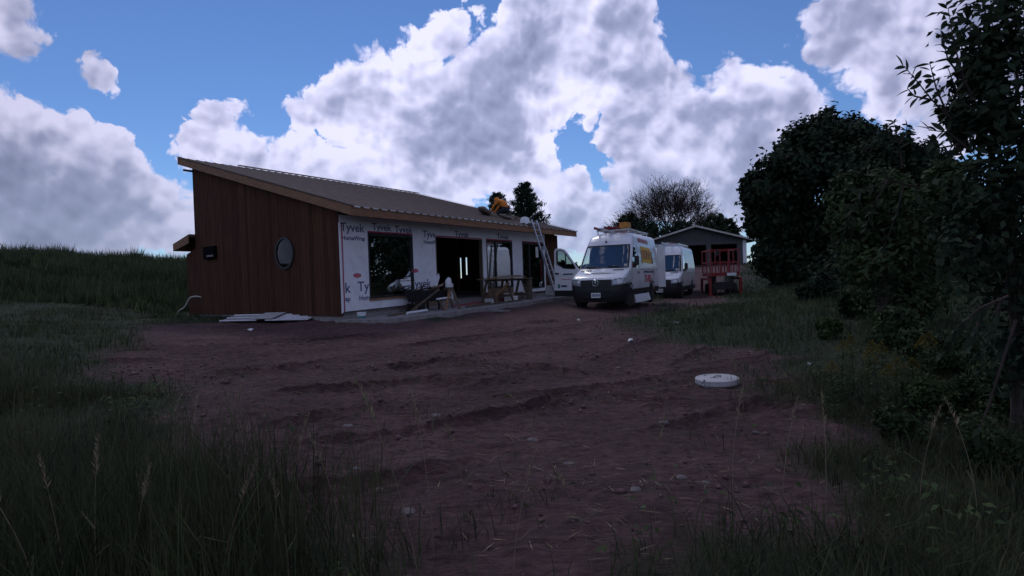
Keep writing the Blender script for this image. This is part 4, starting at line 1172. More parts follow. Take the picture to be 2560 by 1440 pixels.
MB().box((0, LL / 2, .99), (LW - .1, LL, .16)).build('platform', MT['red'], lift)
MB().box((.35, -.03, .98), (.5, .03, .14)).build('control_panel', MT['plasticw'], lift)
for (z) in (1.55, 2.12):
    for (a, b) in (((-LW / 2 + .06, .0), (LW / 2 - .06, .0)), ((-LW / 2 + .06, LL), (LW / 2 - .06, LL)), ((-LW / 2 + .06, 0), (-LW / 2 + .06, LL)), ((LW / 2 - .06, 0), (LW / 2 - .06, LL))):
        MB().bar((*a, z), (*b, z), .05).build('guard_rail', MT['red'], lift)
for (x, y) in [(-LW / 2 + .06, 0), (-.25, 0), (.25, 0), (LW / 2 - .06, 0), (-LW / 2 + .06, LL), (0, LL), (LW / 2 - .06, LL), (-LW / 2 + .06, LL / 2), (LW / 2 - .06, LL / 2)]:
    MB().bar((x, y, 1.05), (x, y, 2.14), .055).build('rail_post', MT['red'], lift)
for k in range(18):
    x = -LW / 2 + .14 + (k % 9) * .165; yb = LL if k > 8 else 0
    MB().bar((x, yb - .004, 1.08), (x, yb - .004, 1.52), .03).build('mesh_bar', MT['red'], lift)
MB().box((-.35, .1, 2.0), (.22, .2, .3)).build('control_box', MT['dark'], lift)

# ------------------------------------------------------------------ ladder against the eave
la, lb = H(10.02, -1.75, -.2), H(9.52, -.985, 3.42)
lad = thing('extension_ladder', 'aluminium extension ladder leaning on the eave beside the brown boarded corner', 'ladder', la)
dl = Vector(lb - la); side = Vector(HU) * .2
for s in (-1, 1): MB().bar(side * s, dl + side * s, .03, .08, up=HU).build('rail', MT['alu'], lad)
for k in range(13):
    c = dl * ((k + .5) / 13.2); MB().tube([c - side, c + side], .016, 6).build('rung', MT['alu'], lad)
side2 = side * .86; off = Vector(-HV * .05)
for s in (-1, 1): MB().bar(off + dl * .02 + side2 * s, off + dl * .62 + side2 * s, .028, .07, up=HU).build('fly_rail', MT['alu'], lad)
for s in (-1, 1): MB().box(tuple(side * s + Vector((0, 0, .02))), (.07, .1, .05)).build('foot', MT['black'], lad)
# tools at the top of the ladder
def roof_pt(u, v, h=0): return H(u, v, roof_w(v) + .04 + h)
bag = MB()
prof = [(.02, .30), (.12, .28), (.17, .2), (.19, .08), (.17, .0)]
bag.lathe(prof[::-1], 16)
b_ = bag.build('hard_hat', MT['plasticw'], loc=tuple(roof_pt(9.45, -.55)), smooth=True); b_.scale = (1.1, .9, .95)
MB().lathe([(.05, .0), (.25, .0), (.25, .02), (.05, .02)], 16).build('brim', MT['plasticw'], b_)
tag(b_, 'white hard hat lying on the roof edge at the ladder top', 'hard hat')
ng = thing('nail_gun', 'dark nail gun resting on the roof edge by the ladder top', 'tool', roof_pt(9.75, -.62), (0, 0, .4))
MB().bar((-.16, 0, .10), (.16, 0, .34), .09, .1).build('barrel', MT['dark'], ng); MB().bar((.06, 0, .26), (.17, 0, .06), .06).build('grip', MT['black'], ng); MB().bar((-.16, 0, .1), (.16, 0, .02), .05).build('magazine', MT['dark'], ng)
wb = MB().box((0, 0, .03), (.42, .26, .05)).build('white_board', MT['plasticw'], loc=tuple(roof_pt(9.4, -.86, .015)), bevel=.01); wb.rotation_euler = (-.27, .1, .95); tag(wb, 'small white offcut board on the eave under the hard hat', 'board')

# ------------------------------------------------------------------ rolled underlay on the roof
def lump(name, c, L, R, rz, m, seed, label, cat, group=None, slope=True):
    r = random.Random(seed); mb = MB(); n = 14; k = 14; vs = []; fs = []
    for i in range(n + 1):
        t = i / n; x = (t - .5) * L; rr = R * (max(0, 1 - abs(2 * t - 1) ** 5) ** .5) * (1 + .18 * math.sin(i * 1.9 + seed)) + .01
        for j in range(k):
            a = 2 * math.pi * j / k; q = rr * (1 + .12 * math.sin(3 * a + i)) + r.uniform(-.01, .01)
            vs.append((x, q * math.cos(a) * 1.25, max(-.01, R * .55 + q * .72 * math.sin(a))))
    for i in range(n):
        for j in range(k): fs.append((i * k + j, i * k + (j + 1) % k, (i + 1) * k + (j + 1) % k, (i + 1) * k + j))
    fs += [tuple(range(k - 1, -1, -1)), tuple(n * k + j for j in range(k))]
    o = mb.quadverts(vs, fs).build(name, m, smooth=60, loc=tuple(c)); o.rotation_euler = (-.0, 0, rz)
    tag(o, label, cat, group); return o
ruz = math.pi / 2 - HYAW
for (u, v, L, R, a, sd, lb_) in ((9.35, 1.55, 1.9, .17, .45, 1, 'tan canvas roll lying on the roof left of the roofer'), (10.0, .75, 1.5, .10, .1, 2, 'narrow tan canvas roll on the roof below the roofer'), (10.9, 1.0, .9, .09, .3, 3, 'short tan canvas roll on the roof between roofer and ladder')):
    o = lump('canvas_roll', roof_pt(u, v, -.02), L, R, ruz + a, MT['tarp'], sd, lb_, 'canvas', 'canvas rolls on the roof')
    o.rotation_euler = (.22, .12, ruz + a)

# ------------------------------------------------------------------ roofer
def skin_mesh(pts, edges, root=0, sub=2):
    me = bpy.data.meshes.new('skin'); me.from_pydata([p[:3] for p in pts], edges, []); me.update()
    o = bpy.data.objects.new('skin', me); COL.objects.link(o)
    o.modifiers.new('Skin', 'SKIN'); s = o.modifiers.new('Sub', 'SUBSURF'); s.levels = sub; s.render_levels = sub
    for i, p in enumerate(pts):
        sv = me.skin_vertices[0].data[i]; r = p[3]
        sv.radius = (r, r) if not hasattr(r, '__len__') else r
        sv.use_root = (i == root)
    dg = bpy.context.evaluated_depsgraph_get()
    out = bpy.data.meshes.new_from_object(o.evaluated_get(dg))
    bpy.data.objects.remove(o); bpy.data.meshes.remove(me)
    return out
def build_roofer():
    P = []; E = []
    def v(x, y, z, r): P.append((x, y, z, r)); return len(P) - 1
    pel = v(.16, 0, .36, (.17, .14)); sp = v(.05, .02, .53, (.165, .15)); chst = v(-.10, .03, .64, (.19, .16)); nk = v(-.24, .04, .63, .07); hd = v(-.33, .04, .58, .10); hd2 = v(-.40, .04, .52, .085)
    E += [(pel, sp), (sp, chst), (chst, nk), (nk, hd), (hd, hd2)]
    for s in (-1, 1):
        hp = v(.17, s * .10, .31, .11); kn = v(-.10, s * .17, .10, .075); an = v(.30, s * .15, .07, .055); to = v(.42, s * .15, .04, .045)
        E += [(pel, hp), (hp, kn), (kn, an), (an, to)]
        sh = v(-.13, s * .20, .60, .075); el = v(-.26, s * .24, .36, .058); wr = v(-.36, s * .16, .14, .038); pa = v(-.40, s * .15, .07, (.035, .022))
        E += [(chst, sh), (sh, el), (el, wr), (wr, pa)]
        for f in range(4):
            y = s * (.15 + (f - 1.5) * .02); l = (.05, .06, .058, .045)[f]
            a = v(-.42 - l * .5, y, .05, .009); b = v(-.42 - l, y, .022, .008); E += [(pa, a), (a, b)]
        a = v(-.40, s * .115, .055, .010); b = v(-.43, s * .10, .03, .009); E += [(pa, a), (a, b)]
    me = skin_mesh(P, E, 0, 2)
    for m_ in ('hoodie', 'trousers', 'skin'): me.materials.append(MT[m_])
    for p in me.polygons:
        c = p.center
        if c.x < -.375 and c.z < .12: k = 2
        elif c.x < -.27 and c.z > .45: k = 2
        elif c.z > .43 or (c.x < -.17 and c.z > .10 and abs(c.y) > .10 and c.x < -.2): k = 0
        else: k = 1
        p.material_index = k
    root = thing('person', 'person in an orange hoodie and dark trousers kneeling bent over on the roof', 'person', roof_pt(10.35, 1.45, -.02))
    fw = np.array([-.90, .42, 0.]); up_ = Vector(np.cross(HU + np.array([0, 0, SU + SE]), HV + np.array([0, 0, SLOPE]))).normalized()
    xa = -Vector(fw); xa = (xa - up_ * xa.dot(up_)).normalized(); ya = up_.cross(xa)
    root.rotation_euler = Matrix((xa, ya, up_)).transposed().to_euler()
    body = link('body', me, None, root, 'all')
    MB().lathe([(.0, .10), (.07, .085), (.108, .03), (.115, -.03), (.09, -.05)], 14, c=(0, 0, 0)).build('cap', MT['hoodie'], root, smooth=True, loc=(-.33, .04, .63)).rotation_euler = (0, -.6, 0)
    h = MB()
    for s in (-1, 1): h.box((-.455, .04 + s * .032, .53), (.012, .018, .012))
    h.build('eyes', MT['dark'], root); MB().box((-.475, .04, .50), (.03, .02, .03)).build('nose', MT['skin'], root, bevel=.008); MB().box((-.45, .04, .463), (.01, .04, .008)).build('mouth', MT['skin'], root)
    for s in (-1, 1): MB().box((.43, s * .15, .035), (.14, .09, .07)).build('boot', MT['black'], root, bevel=.02)
    root.scale = (1.15, 1.15, 1.15)
build_roofer()

# ------------------------------------------------------------------ clutter on the slab
def sl(u, v, h=0): q = H(u, v, -.2); q[2] += h; return q
bench = thing('work_bench', 'rough plywood work bench on timber trestles under the middle windows', 'bench', sl(7.0, -1.15), (0, 0, ruz + .03))
MB().box((0, 0, .90), (2.7, .75, .025)).build('table_top', MT['ply'], bench)
tb = MB(); tb.quadverts([(-1.3, -.42, .925), (.9, -.40, .96), (1.2, .1, 1.02), (-1.25, .2, .94)], [(0, 1, 2, 3)])
tb.prism([(-1.3, -.42, .92), (.9, -.42, .955), (1.25, .15, 1.03), (-1.2, .2, .93)], (0, 0, 0), (0, 0, .018)).build('loose_sheet', MT['ply'], bench)
MB().bar((-1.3, .0, .85), (1.3, .0, .85), .09, .07).build('rail', MT['old_wood'], bench)
for x in (-1.1, 0, 1.15):
    for s in (-1, 1): MB().bar((x, s * .08, .84), (x + .05, s * .34, .0), .09, .04, up=(1, 0, 0)).build('leg', MT['old_wood'], bench)
    MB().bar((x, -.28, .25), (x, .28, .25), .03, .09).build('cross_brace', MT['old_wood'], bench)
MB().bar((-1.1, -.2, .2), (0, -.2, .75), .03, .09).build('diagonal_brace', MT['lumber'], bench)
for (x, y, w, h, m_) in ((-.6, .3, .35, .16, 'plasticw'), (.5, .1, .4, .3, 'paper'), (.6, -.1, .5, .18, 'paper')):
    o = MB().box((0, 0, h / 2), (w, .3, h)).box((0, 0, h + .008), (w * .96, .28, .014)).build('carton', MT[m_], loc=tuple(sl(7.0 + x, -1.05 + y, .0)), bevel=.006); o.rotation_euler = (0, 0, ruz + x)
    tag(o, {-.6: 'low white carton under the bench near the open doorway', .5: 'tall pale carton under the work bench', .6: 'flat pale carton under the end of the work bench'}[x], 'carton')
tp = thing('heavy_post', 'short timber post standing on the slab by the bench', 'post', sl(8.35, -1.4), (0, 0, ruz))
MB().box((0, 0, .42), (.2, .2, .84)).build('shaft', MT['old_wood'], tp, bevel=.015); MB().box((0, 0, .86), (.26, .26, .05)).build('cap', MT['old_wood'], tp)

sh = thing('saw_horse', 'small wooden saw horse on the slab carrying the white jug', 'saw horse', sl(3.62, -1.2), (0, 0, ruz + 1.1))
MB().box((0, 0, .70), (.62, .10, .09)).build('beam', MT['old_wood'], sh)
for x in (-.24, .24):
    for s in (-1, 1): MB().bar((x, s * .04, .70), (x * 1.25, s * .27, .0), .085, .03, up=(1, 0, 0)).build('leg', MT['lumber'] if s > 0 else MT['old_wood'], sh)
jug = thing('plastic_jug', 'white plastic jug standing on the saw horse', 'jug', sl(3.62, -1.2, .745), (0, 0, ruz))
MB().lathe([(.07, 0), (.105, .01), (.11, .05), (.11, .2), (.095, .26), (.05, .31), (.03, .33), (.03, .35)], 18).build('bottle', MT['plasticw'], jug, smooth=50)
MB().lathe([(.034, 0), (.034, .03)], 12, c=(0, 0, .345)).build('cap', MT['navy'], jug)
MB().tube([(.03, 0, .32), (.10, 0, .32), (.135, 0, .26), (.13, 0, .18), (.10, 0, .14)], .016, 8).build('handle', MT['plasticw'], jug, smooth=True)

ct = thing('tool_cart', 'dark cart heaped with offcuts on the slab between window and saw horse', 'cart', sl(3.05, -.62), (0, 0, ruz))
tr = MB().quadverts([(-.5, -.32, .32), (.5, -.32, .32), (.5, .32, .32), (-.5, .32, .32), (-.62, -.4, .68), (.62, -.4, .68), (.62, .4, .68), (-.62, .4, .68)], [(0, 1, 2, 3), (0, 1, 5, 4), (1, 2, 6, 5), (2, 3, 7, 6), (3, 0, 4, 7)]).build('tray', MT['black'], ct)
for x in (-.4, .4):
    for s in (-1, 1): MB().bar((x, s * .26, 0), (x * .9, s * .26, .34), .05).build('leg', MT['dark'], ct)
for s in (-1, 1): MB().lathe([(.04, -.03), (.13, -.03), (.14, 0), (.13, .03), (.04, .03)], 14, c=(-.52, s * .3, .14), axis='Y').build('wheel', MT['tyre'], ct)
MB().tube([(.6, -.36, .66), (.9, -.3, .8), (.9, .3, .8), (.6, .36, .66)], .018, 6).build('handle', MT['dark'], ct)
rr = random.Random(9)
for k in range(9):
    o = MB().box((0, 0, 0), (rr.uniform(.3, .9), rr.uniform(.05, .12), .03), Euler((rr.uniform(-.3, .3), rr.uniform(-.5, .3), rr.uniform(-1, 1)))).build('offcut', (MT['old_wood'], MT['dark'], MT['lumber'], MT['black'])[k % 4], loc=tuple(sl(3.05 + rr.uniform(-.35, .35), -.62 + rr.uniform(-.2, .2), .58 + k * .028)))
    tag(o, 'wooden offcut in the heap on the dark cart', 'offcut', 'offcuts heaped on the cart')
def plank(name, a, b, w, h, m, label, cat): return tag(MB().bar(a, b, w, h).build(name, MT[m]), label, cat)
plank('white_batten', sl(2.9, -1.3, .40), sl(3.5, -1.35, .42), .07, .05, 'plasticw', 'short white batten propped on the slab by the dark cart', 'batten')
plank('timber_strut', sl(2.0, -.9, .04), sl(3.2, -1.15, .72), .03, .06, 'old_wood', 'thin timber strut leaning up to the dark cart', 'strut')
plank('timber_prop', sl(3.05, -1.25, .38), sl(3.2, -1.3, .02), .06, .06, 'old_wood', 'short prop under the white batten', 'prop')
plank('white_batten', sl(3.05, -.85, .80), sl(3.75, -.8, .83), .05, .03, 'trim', 'pale batten lying across the top of the dark cart', 'batten')
q = [sl(1.55, -1.25, .05), sl(2.62, -1.1, .05)]
tag(MB().tube(q, .045, 12).build('white_pipe', MT['plasticw'], smooth=True), 'white plastic pipe lying on the slab in front of the first window', 'pipe')
tag(MB().tube([H(5.75, .55, -.02), H(5.75, .55, .62)], .055, 12).tube([H(5.75, .55, .56), H(5.75, .55, .66)], .065, 12).build('pipe_stub', MT['plasticw'], smooth=40), 'upright white pipe stub rising from the floor inside the doorway', 'pipe')
for (u, v, u2, v2, m_, lb_) in ((4.6, -.5, 7.0, -.25, 'redtape', 'long red strip of scrap lying at the doorway threshold'), (4.2, -1.5, 7.6, -1.55, 'old_wood', 'long dark board lying along the slab before the doorway'), (1.0, -1.0, 2.9, -.75, 'old_wood', 'old board lying along the foot of the first window'), (8.3, -.7, 9.6, -.6, 'old_wood', 'old board lying under the third window'), (5.0, -.95, 6.6, -.85, 'ply', 'strip of plywood lying on the slab at the doorway')):
    plank('scrap_board', sl(u, v, .03), sl(u2, v2, .035), .12, .04, m_, lb_, 'board')
for (u, v, sx, sy, h, m_, lb_) in ((7.3, -.45, .6, .5, .14, 'redtape', 'red bundle of scrap on the floor by the narrow wrapped pier'), (9.3, -.7, .9, .2, .2, 'concrete', 'grey block heap at the foot of the third window'), (10.9, -1.1, 1.2, .3, .42, 'palecon', 'pale sheet of board leaning low beyond the ladder foot')):
    o = MB().box((0, 0, h / 2), (sx, sy, h), Euler((.05, .04, .0))).box((.1 * sx, .05 * sy, h * .95), (sx * .7, sy * .7, h * .3), Euler((.1, -.08, .3))).build('scrap_bundle', MT[m_], loc=tuple(sl(u, v)), bevel=.01); o.rotation_euler = (0, 0, ruz); tag(o, lb_, 'scrap')

# bucket at the corner
def on_ground(px, py, dz=0):
    x, y = g_at(px, py); return np.array([x, y, gz(x, y) + dz])
bk = thing('bucket', 'teal bucket with pale upper rim at the corner of the house', 'bucket', on_ground(905, 803, -.01))
MB().lathe([(.10, 0), (.115, .01), (.125, .17)], 20).build('bucket_wall', MT['teal'], bk, smooth=40)
MB().lathe([(.126, .17), (.135, .26), (.142, .262), (.142, .28), (.12, .28), (.115, .2)], 20, cap=False).build('rim', MT['plasticw'], bk, smooth=40)
MB().tube([(-.14, 0, .26), (-.12, -.06, .16), (0, -.15, .1), (.12, -.06, .16), (.14, 0, .26)], .004, 5).build('handle', MT['alu'], bk)

# metal sheets in front of the boarded end
pa, pb = on_ground(548, 809), on_ground(770, 803)
dx = (pb - pa); ln = np.linalg.norm(dx); dx /= ln; dyv = np.array([-dx[1], dx[0], 0])
def sheet(t0, t1, w, label, ribs, lift_, m='metal_sheet'):
    c = pa + dx * ln * (t0 + t1) / 2; L_ = ln * (t1 - t0)
    root = thing('metal_sheet', label, 'metal sheet', (c[0], c[1], gz(c[0], c[1]) + lift_), (.15, math.atan2(-dx[2], 1), math.atan2(dx[1], dx[0])), 'metal sheets laid by the boarded end')
    MB().box((0, w / 2, .012), (L_, w, .012)).build('sheet', MT[m], root)
    for k in range(ribs):
        y = .03 + (w - .06) * k / max(1, ribs - 1)
        MB().prism([(-L_ / 2, y - .025, .018), (-L_ / 2, y + .025, .018), (-L_ / 2, y, .05)], (0, 0, 0), (L_, 0, 0)).build('rib', MT[m], root)
sheet(0, .42, .9, 'dull ribbed metal sheet lying at the left of the row', 3, .06)
sheet(.36, .60, .95, 'small flat pale metal sheet laid across the two ribbed ones', 0, .135, 'palecon')
sheet(.52, 1.0, .9, 'bright ribbed metal sheet lying at the right of the row', 5, .06)
# looped conduit at the far left corner
cp = [H(-.04, 8.85, .56), H(-.14, 8.95, .60), H(-.22, 9.2, .59), H(-.26, 9.4, .50), H(-.3, 9.7, .2), H(-.34, 10.1, .05), H(-.4, 10.3, -.2)]
cd = [Vector(c) for c in cp]
pts = []
for i in range(len(cd) - 1):
    p0, p1, p2, p3 = cd[max(0, i - 1)], cd[i], cd[i + 1], cd[min(len(cd) - 1, i + 2)]
    for t in np.linspace(0, 1, 6)[:-1]:
        pts.append(.5 * ((2 * p1) + (-p0 + p2) * t + (2 * p0 - 5 * p1 + 4 * p2 - p3) * t * t + (-p0 + 3 * p1 - 3 * p2 + p3) * t ** 3))
tag(MB().tube(pts + [cd[-1]], .028, 8).build('conduit', MT['trim'], smooth=True), 'pale conduit bending out of the boarded end wall into the soil', 'conduit')
# concrete riser lid
lc = on_ground(1793, 960); lz = gz(lc[0], lc[1])
rl = thing('riser_lid', 'round pale concrete riser lid with a wire handle standing out of the soil', 'lid', (lc[0], lc[1], lz - .075), (.02, -.03, .3))
MB().lathe([(.30, -.12), (.30, .05), (.325, .055), (.335, .065), (.335, .135), (.328, .142), (.30, .145)], 40).build('lid', MT['palecon'], rl, smooth=30)
MB().tube([(-.07, -.02, .14), (-.07, -.02, .165), (-.04, -.02, .178), (.05, .0, .178), (.07, .0, .165), (.07, .0, .14)], .006, 6).build('handle', MT['rim'], rl)
MB().tube([(-.10, .02, .15), (.10, .03, .15)], .004, 5).build('handle_bar', MT['rim'], rl)
# paver, litter, stones
def flat(px, py, sx, sy, h, rz, name, m, label, cat, group=None):
    c = on_ground(px, py); o = MB().box((0, 0, h / 2), (sx, sy, h)).build(name, MT[m], loc=(c[0], c[1], c[2] - .004), bevel=min(h * .3, .008)); o.rotation_euler = (.03, .05, rz); return tag(o, label, cat, group)
flat(1250, 779, .55, .5, .06, .9, 'paver', 'concrete', 'square grey paver lying on the soil in front of the slab', 'paver')
flat(1060, 797, .9, .12, .05, .3, 'scrap_board', 'old_wood', 'weathered board lying on the soil at the end of the slab edge', 'board')
k = 0
for (px, py, s, lb_) in ((1578, 856, .18, 'white plastic scrap on the soil between van and riser lid'), (1690, 806, .16, 'white scrap in the grass below the plain van'), (622, 826, .2, 'pale flat scrap on the soil before the metal sheets'), (1445, 800, .10, 'small pale scrap on the soil before the lettered van'), (2022, 912, .08, 'small pale scrap at the edge of the weeds right of the riser lid')):
    c = on_ground(px, py); mb = MB(); s *= .65
    mb.quadverts([(-s, 0, .02), (-.2 * s, -s * .4, .05), (s * .5, -s * .1, .01), (s, s * .1, .06), (.1 * s, s * .5, .07), (-.6 * s, s * .4, .02)], [(0, 1, 4, 5), (1, 2, 4), (2, 3, 4)])
    mb.quadverts([(-s, 0, .012), (-.2 * s, -s * .4, .042), (s * .5, -s * .1, .002), (s, s * .1, .052), (.1 * s, s * .5, .062), (-.6 * s, s * .4, .012)], [(5, 4, 1, 0), (4, 2, 1), (4, 3, 2)])
    o = mb.build('plastic_scrap', MT['paper'], loc=tuple(c)); o.rotation_euler = (0, 0, px); tag(o, lb_, 'litter')
rs = random.Random(12)
def stone_mesh(seed):
    r = random.Random(seed); bm = bmesh.new(); bmesh.ops.create_icosphere(bm, subdivisions=2, radius=1)
    for v in bm.verts:
        v.co *= 1 + r.uniform(-.16, .16); v.co.z *= .5
    me = bpy.data.meshes.new('stone'); bm.to_mesh(me); bm.free(); me.materials.append(MT['stone']); return me
SM = [stone_mesh(k) for k in range(4)]
spots = [(945, 1207), (1110, 1152), (1588, 1240), (1702, 1197), (1765, 1212), (890, 1180), (870, 1068), (1020, 1285), (1255, 1010), (1545, 920), (2010, 1010), (1890, 1080), (1330, 1100), (1180, 940), (760, 960), (1420, 1150), (1660, 1060), (1090, 1040)]
for (px, py) in spots:
    c = on_ground(px, py); s = rs.uniform(.022, .06)
    o = bpy.data.objects.new('stone', SM[rs.randrange(4)]); COL.objects.link(o); o.location = (c[0], c[1], c[2] + s * .02); o.scale = (s * 1.3, s, s); o.rotation_euler = (0, 0, rs.uniform(0, 6))
    tag(o, 'small grey stone lying on the bare red soil', 'stone', 'stones on the bare soil')
# weathered frame among the weeds
fc = at(2168, 715, 17.0); fz = gz(fc[0], fc[1])
fr_ = thing('garden_chair', 'weathered slatted chair frame half hidden under the trees', 'chair', (fc[0], fc[1], fz), (0, 0, .25))
for (x, y, h) in ((-.25, 0, .8), (.2, 0, .5), (-.25, .4, .9), (.2, .4, .9)): MB().bar((x, y, 0), (x, y, h), .04).build('leg', MT['old_wood'], fr_)
for k in range(4): MB().bar((-.25, .02 + k * .12, .45), (.26, .02 + k * .12, .45), .09, .02).build('seat_slat', MT['old_wood'], fr_)
for k in range(3): MB().bar((-.15 + k * .14, .4, .5), (-.15 + k * .14, .4, .9), .03).build('back_slat', MT['old_wood'], fr_)
for s in (-.25, .2): MB().bar((s, -.02, .62), (s, .42, .64), .05, .03).build('arm_rest', MT['old_wood'], fr_)

# ------------------------------------------------------------------ vegetation
def rand_dirs(n, rng):
    d = rng.normal(size=(n, 3)); return d / np.linalg.norm(d, axis=1)[:, None]
def leaf_quads(pos, nrm, length, width, rng, along=None):
    """one pointed four-cornered leaf per position"""
    n = len(pos)
    nrm = nrm / (np.linalg.norm(nrm, axis=1)[:, None] + 1e-9)
    a = rand_dirs(n, rng) if along is None else along
    a = a - nrm * (a * nrm).sum(1)[:, None]; a /= np.linalg.norm(a, axis=1)[:, None] + 1e-9
    b = np.cross(nrm, a)
    L = (length * rng.uniform(.4, 1.5, n))[:, None]; W = (width * rng.uniform(.7, 1.25, n))[:, None]
    fold = nrm * (W * .25)
    v = np.stack([pos - a * L * .5, pos + b * W * .5 + fold - a * L * .04, pos + a * L * .5, pos - b * W * .5 + fold - a * L * .04], 1).reshape(-1, 3)
    f = np.arange(n * 4).reshape(n, 4)
    return v, f
def crown_points(lobes, per, rng, clump=26, sig=.16, shell=.55):
    P = []; Nn = []
    for (c, r) in lobes:
        c = np.array(c, float); r = np.array(r, float) * np.ones(3)
        k = max(6, int(clump)); d = rand_dirs(k, rng)
        rad = shell + (1.06 - shell) * rng.random(k) ** .55
        cc = c + d * r * rad[:, None]
        m = max(1, int(per / k))
        idx = np.repeat(np.arange(k), m)
        g = rng.normal(size=(len(idx), 3)) * sig * r
        p = cc[idx] + g
        P.append(p); nn = (p - c) / r; nn = nn / (np.linalg.norm(nn, axis=1)[:, None] + 1e-9) + rand_dirs(len(p), rng) * .9 + np.array([0, 0, .35]); Nn.append(nn)
    return np.concatenate(P), np.concatenate(Nn)
def branch_path(a, b, r, n=7, wob=.08):
    a = Vector(a); b = Vector(b); L = (b - a).length
    pts = []
    for i in range(n + 1):
        t = i / n; p = a.lerp(b, t); p.z += math.sin(t * math.pi) * L * .06
        if 0 < i < n: p += Vector((r.uniform(-1, 1), r.uniform(-1, 1), r.uniform(-.6, .6))) * L * wob * .4
        pts.append(p)
    return pts
def make_tree(name, label, cat, base, lobes, per, leaf, m, seed, tr=.18, group=None, clump=26, sig=.16, shell=.55, trunk_top=None, minz=None, barkm='bark'):
    rng = np.random.default_rng(seed); r = random.Random(seed)
    base = np.array(base, float)
    root = thing(name, label, cat, base, group=group)
    P, Nn = crown_points(lobes, per, rng, clump, sig, shell)
    if minz is not None:
        k = P[:, 2] > minz; P = P[k]; Nn = Nn[k]
    v, f = leaf_quads(P - base, Nn, leaf[0], leaf[1], rng)
    arrays_mesh('crown', v, f, m, root)
    mb = MB()
    cs = [np.array(c) for (c, _) in lobes]
    top = np.mean(cs, 0) if trunk_top is None else np.array(trunk_top)
    fork = base + (top - base) * .35
    tp = branch_path((0, 0, -.15), tuple(top - base), r, 8, .05)
    mb.tube(tp, [tr * (1 - .8 * i / 8) + .01 for i in range(9)], 8)
    for c in cs:
        k = r.randint(2, 5); a = tp[k]
        p = branch_path(a, tuple(c - base), r, 6, .12); w = tr * (.62 - .08 * k)
        mb.tube(p, [max(.008, w * (1 - .88 * i / 6)) for i in range(7)], 6)
        for q in range(3):
            e = Vector(tuple(c - base)) + Vector(tuple(rand_dirs(1, rng)[0])) * .6 * float(np.mean(lobes[0][1]))
            p2 = branch_path(p[r.randint(3, 5)], e, r, 4, .15); mb.tube(p2, [max(.005, w * .3 * (1 - .8 * i / 4)) for i in range(5)], 4)
    mb.build('trunk', MT[barkm], root, smooth=60)
    return root
def px_lobes(lst, Y, dz=.0, seed=0, squash=1.0):
    """lobes given by sight line and apparent radius at distance Y (third entry may carry its own depth offset)"""
    r = random.Random(seed); out = []
    for q in lst:
        px, py, rp = q[:3]; dy = q[3] if len(q) > 3 else r.uniform(-.6, .6) * rp * Y / F_PX
        y = Y + dy; c = at(px, py, y); R = rp * y / F_PX
        out.append((c, (R, R * 1.0, R * squash)))
    return out
def ground_under(px, Y):
    x = at(px, 700, Y)[0]; return (x, Y, gz(x, Y))

# big trees to the right
make_tree('broadleaf_tree', 'large dark round-headed tree standing beside the garage', 'tree', ground_under(2030, 34),
          px_lobes([(2085, 345, 62), (2020, 385, 70), (1965, 440, 62), (1905, 478, 42), (1905, 560, 32), (1955, 530, 80), (2050, 470, 100), (2130, 400, 80), (2005, 610, 85), (2090, 590, 110), (1940, 640, 45), (2160, 480, 90), (2060, 680, 90), (2000, 690, 55), (2160, 620, 100)], 34, seed=2),
          3600, (.34, .24), MT['leafdark'], 21, .38, clump=46, sig=.17, shell=.5)
make_tree('broadleaf_tree', 'loose-crowned dark tree with ragged top behind the leafy saplings', 'tree', ground_under(2260, 25),
          px_lobes([(2215, 390, 52), (2275, 415, 55), (2330, 430, 50), (2180, 440, 60), (2240, 480, 90), (2340, 520, 90), (2200, 570, 90), (2300, 620, 110), (2400, 560, 100), (2220, 690, 90), (2380, 700, 110), (2120, 680, 70), (2480, 640, 120)], 25, seed=3),
          2600, (.24, .14), MT['leafdark'], 22, .25, clump=40, sig=.19, shell=.5)
make_tree('leafy_sapling', 'lighter green sapling with hanging leaves in front of the dark trees', 'tree', ground_under(2190, 12.5),
          px_lobes([(2125, 480, 42), (2105, 545, 36), (2165, 560, 60), (2230, 500, 70), (2270, 590, 90), (2200, 660, 80), (2300, 690, 110), (2350, 560, 80), (2260, 760, 80), (2370, 470, 55)], 12.5, seed=4),
          900, (.17, .085), MT['leafmid'], 23, .08, clump=30, sig=.2, shell=.35)
make_tree('small_tree', 'small ragged tree between the garage and the round-headed tree', 'tree', ground_under(1812, 66),
          px_lobes([(1790, 560, 22), (1815, 565, 18), (1800, 590, 30), (1830, 585, 16), (1770, 585, 22), (1835, 605, 20)], 66, seed=5), 700, (.5, .3), MT['leafdark'], 24, .2, clump=22)
make_tree('small_tree', 'dense low tree at the left foot of the bare-branched tree', 'tree', ground_under(1570, 68),
          px_lobes([(1570, 560, 22), (1590, 575, 28), (1555, 580, 18), (1610, 590, 30), (1640, 590, 30), (1700, 590, 34), (1735, 585, 30)], 68, seed=6), 800, (.5, .3), MT['leafdark'], 25, .2, clump=24)
for (lb_, px, Y, sd) in (('dark tree further along the wood edge beyond the bushes', 2900, 22, 41), ('dark tree at the end of the wood edge right of the yard', 3100, 15, 42)):
    b = ground_under(px, Y); rr_ = random.Random(sd)
    make_tree('broadleaf_tree', lb_, 'tree', b, [((b[0] + rr_.uniform(-2.2, 2.2), b[1] + rr_.uniform(-2, 2), b[2] + 1.2 + k * .55 + rr_.uniform(-.3, .3)), rr_.uniform(1.3, 1.9)) for k in range(10)], 900, (.3, .2), MT['leafdark'], sd, .22, clump=26)
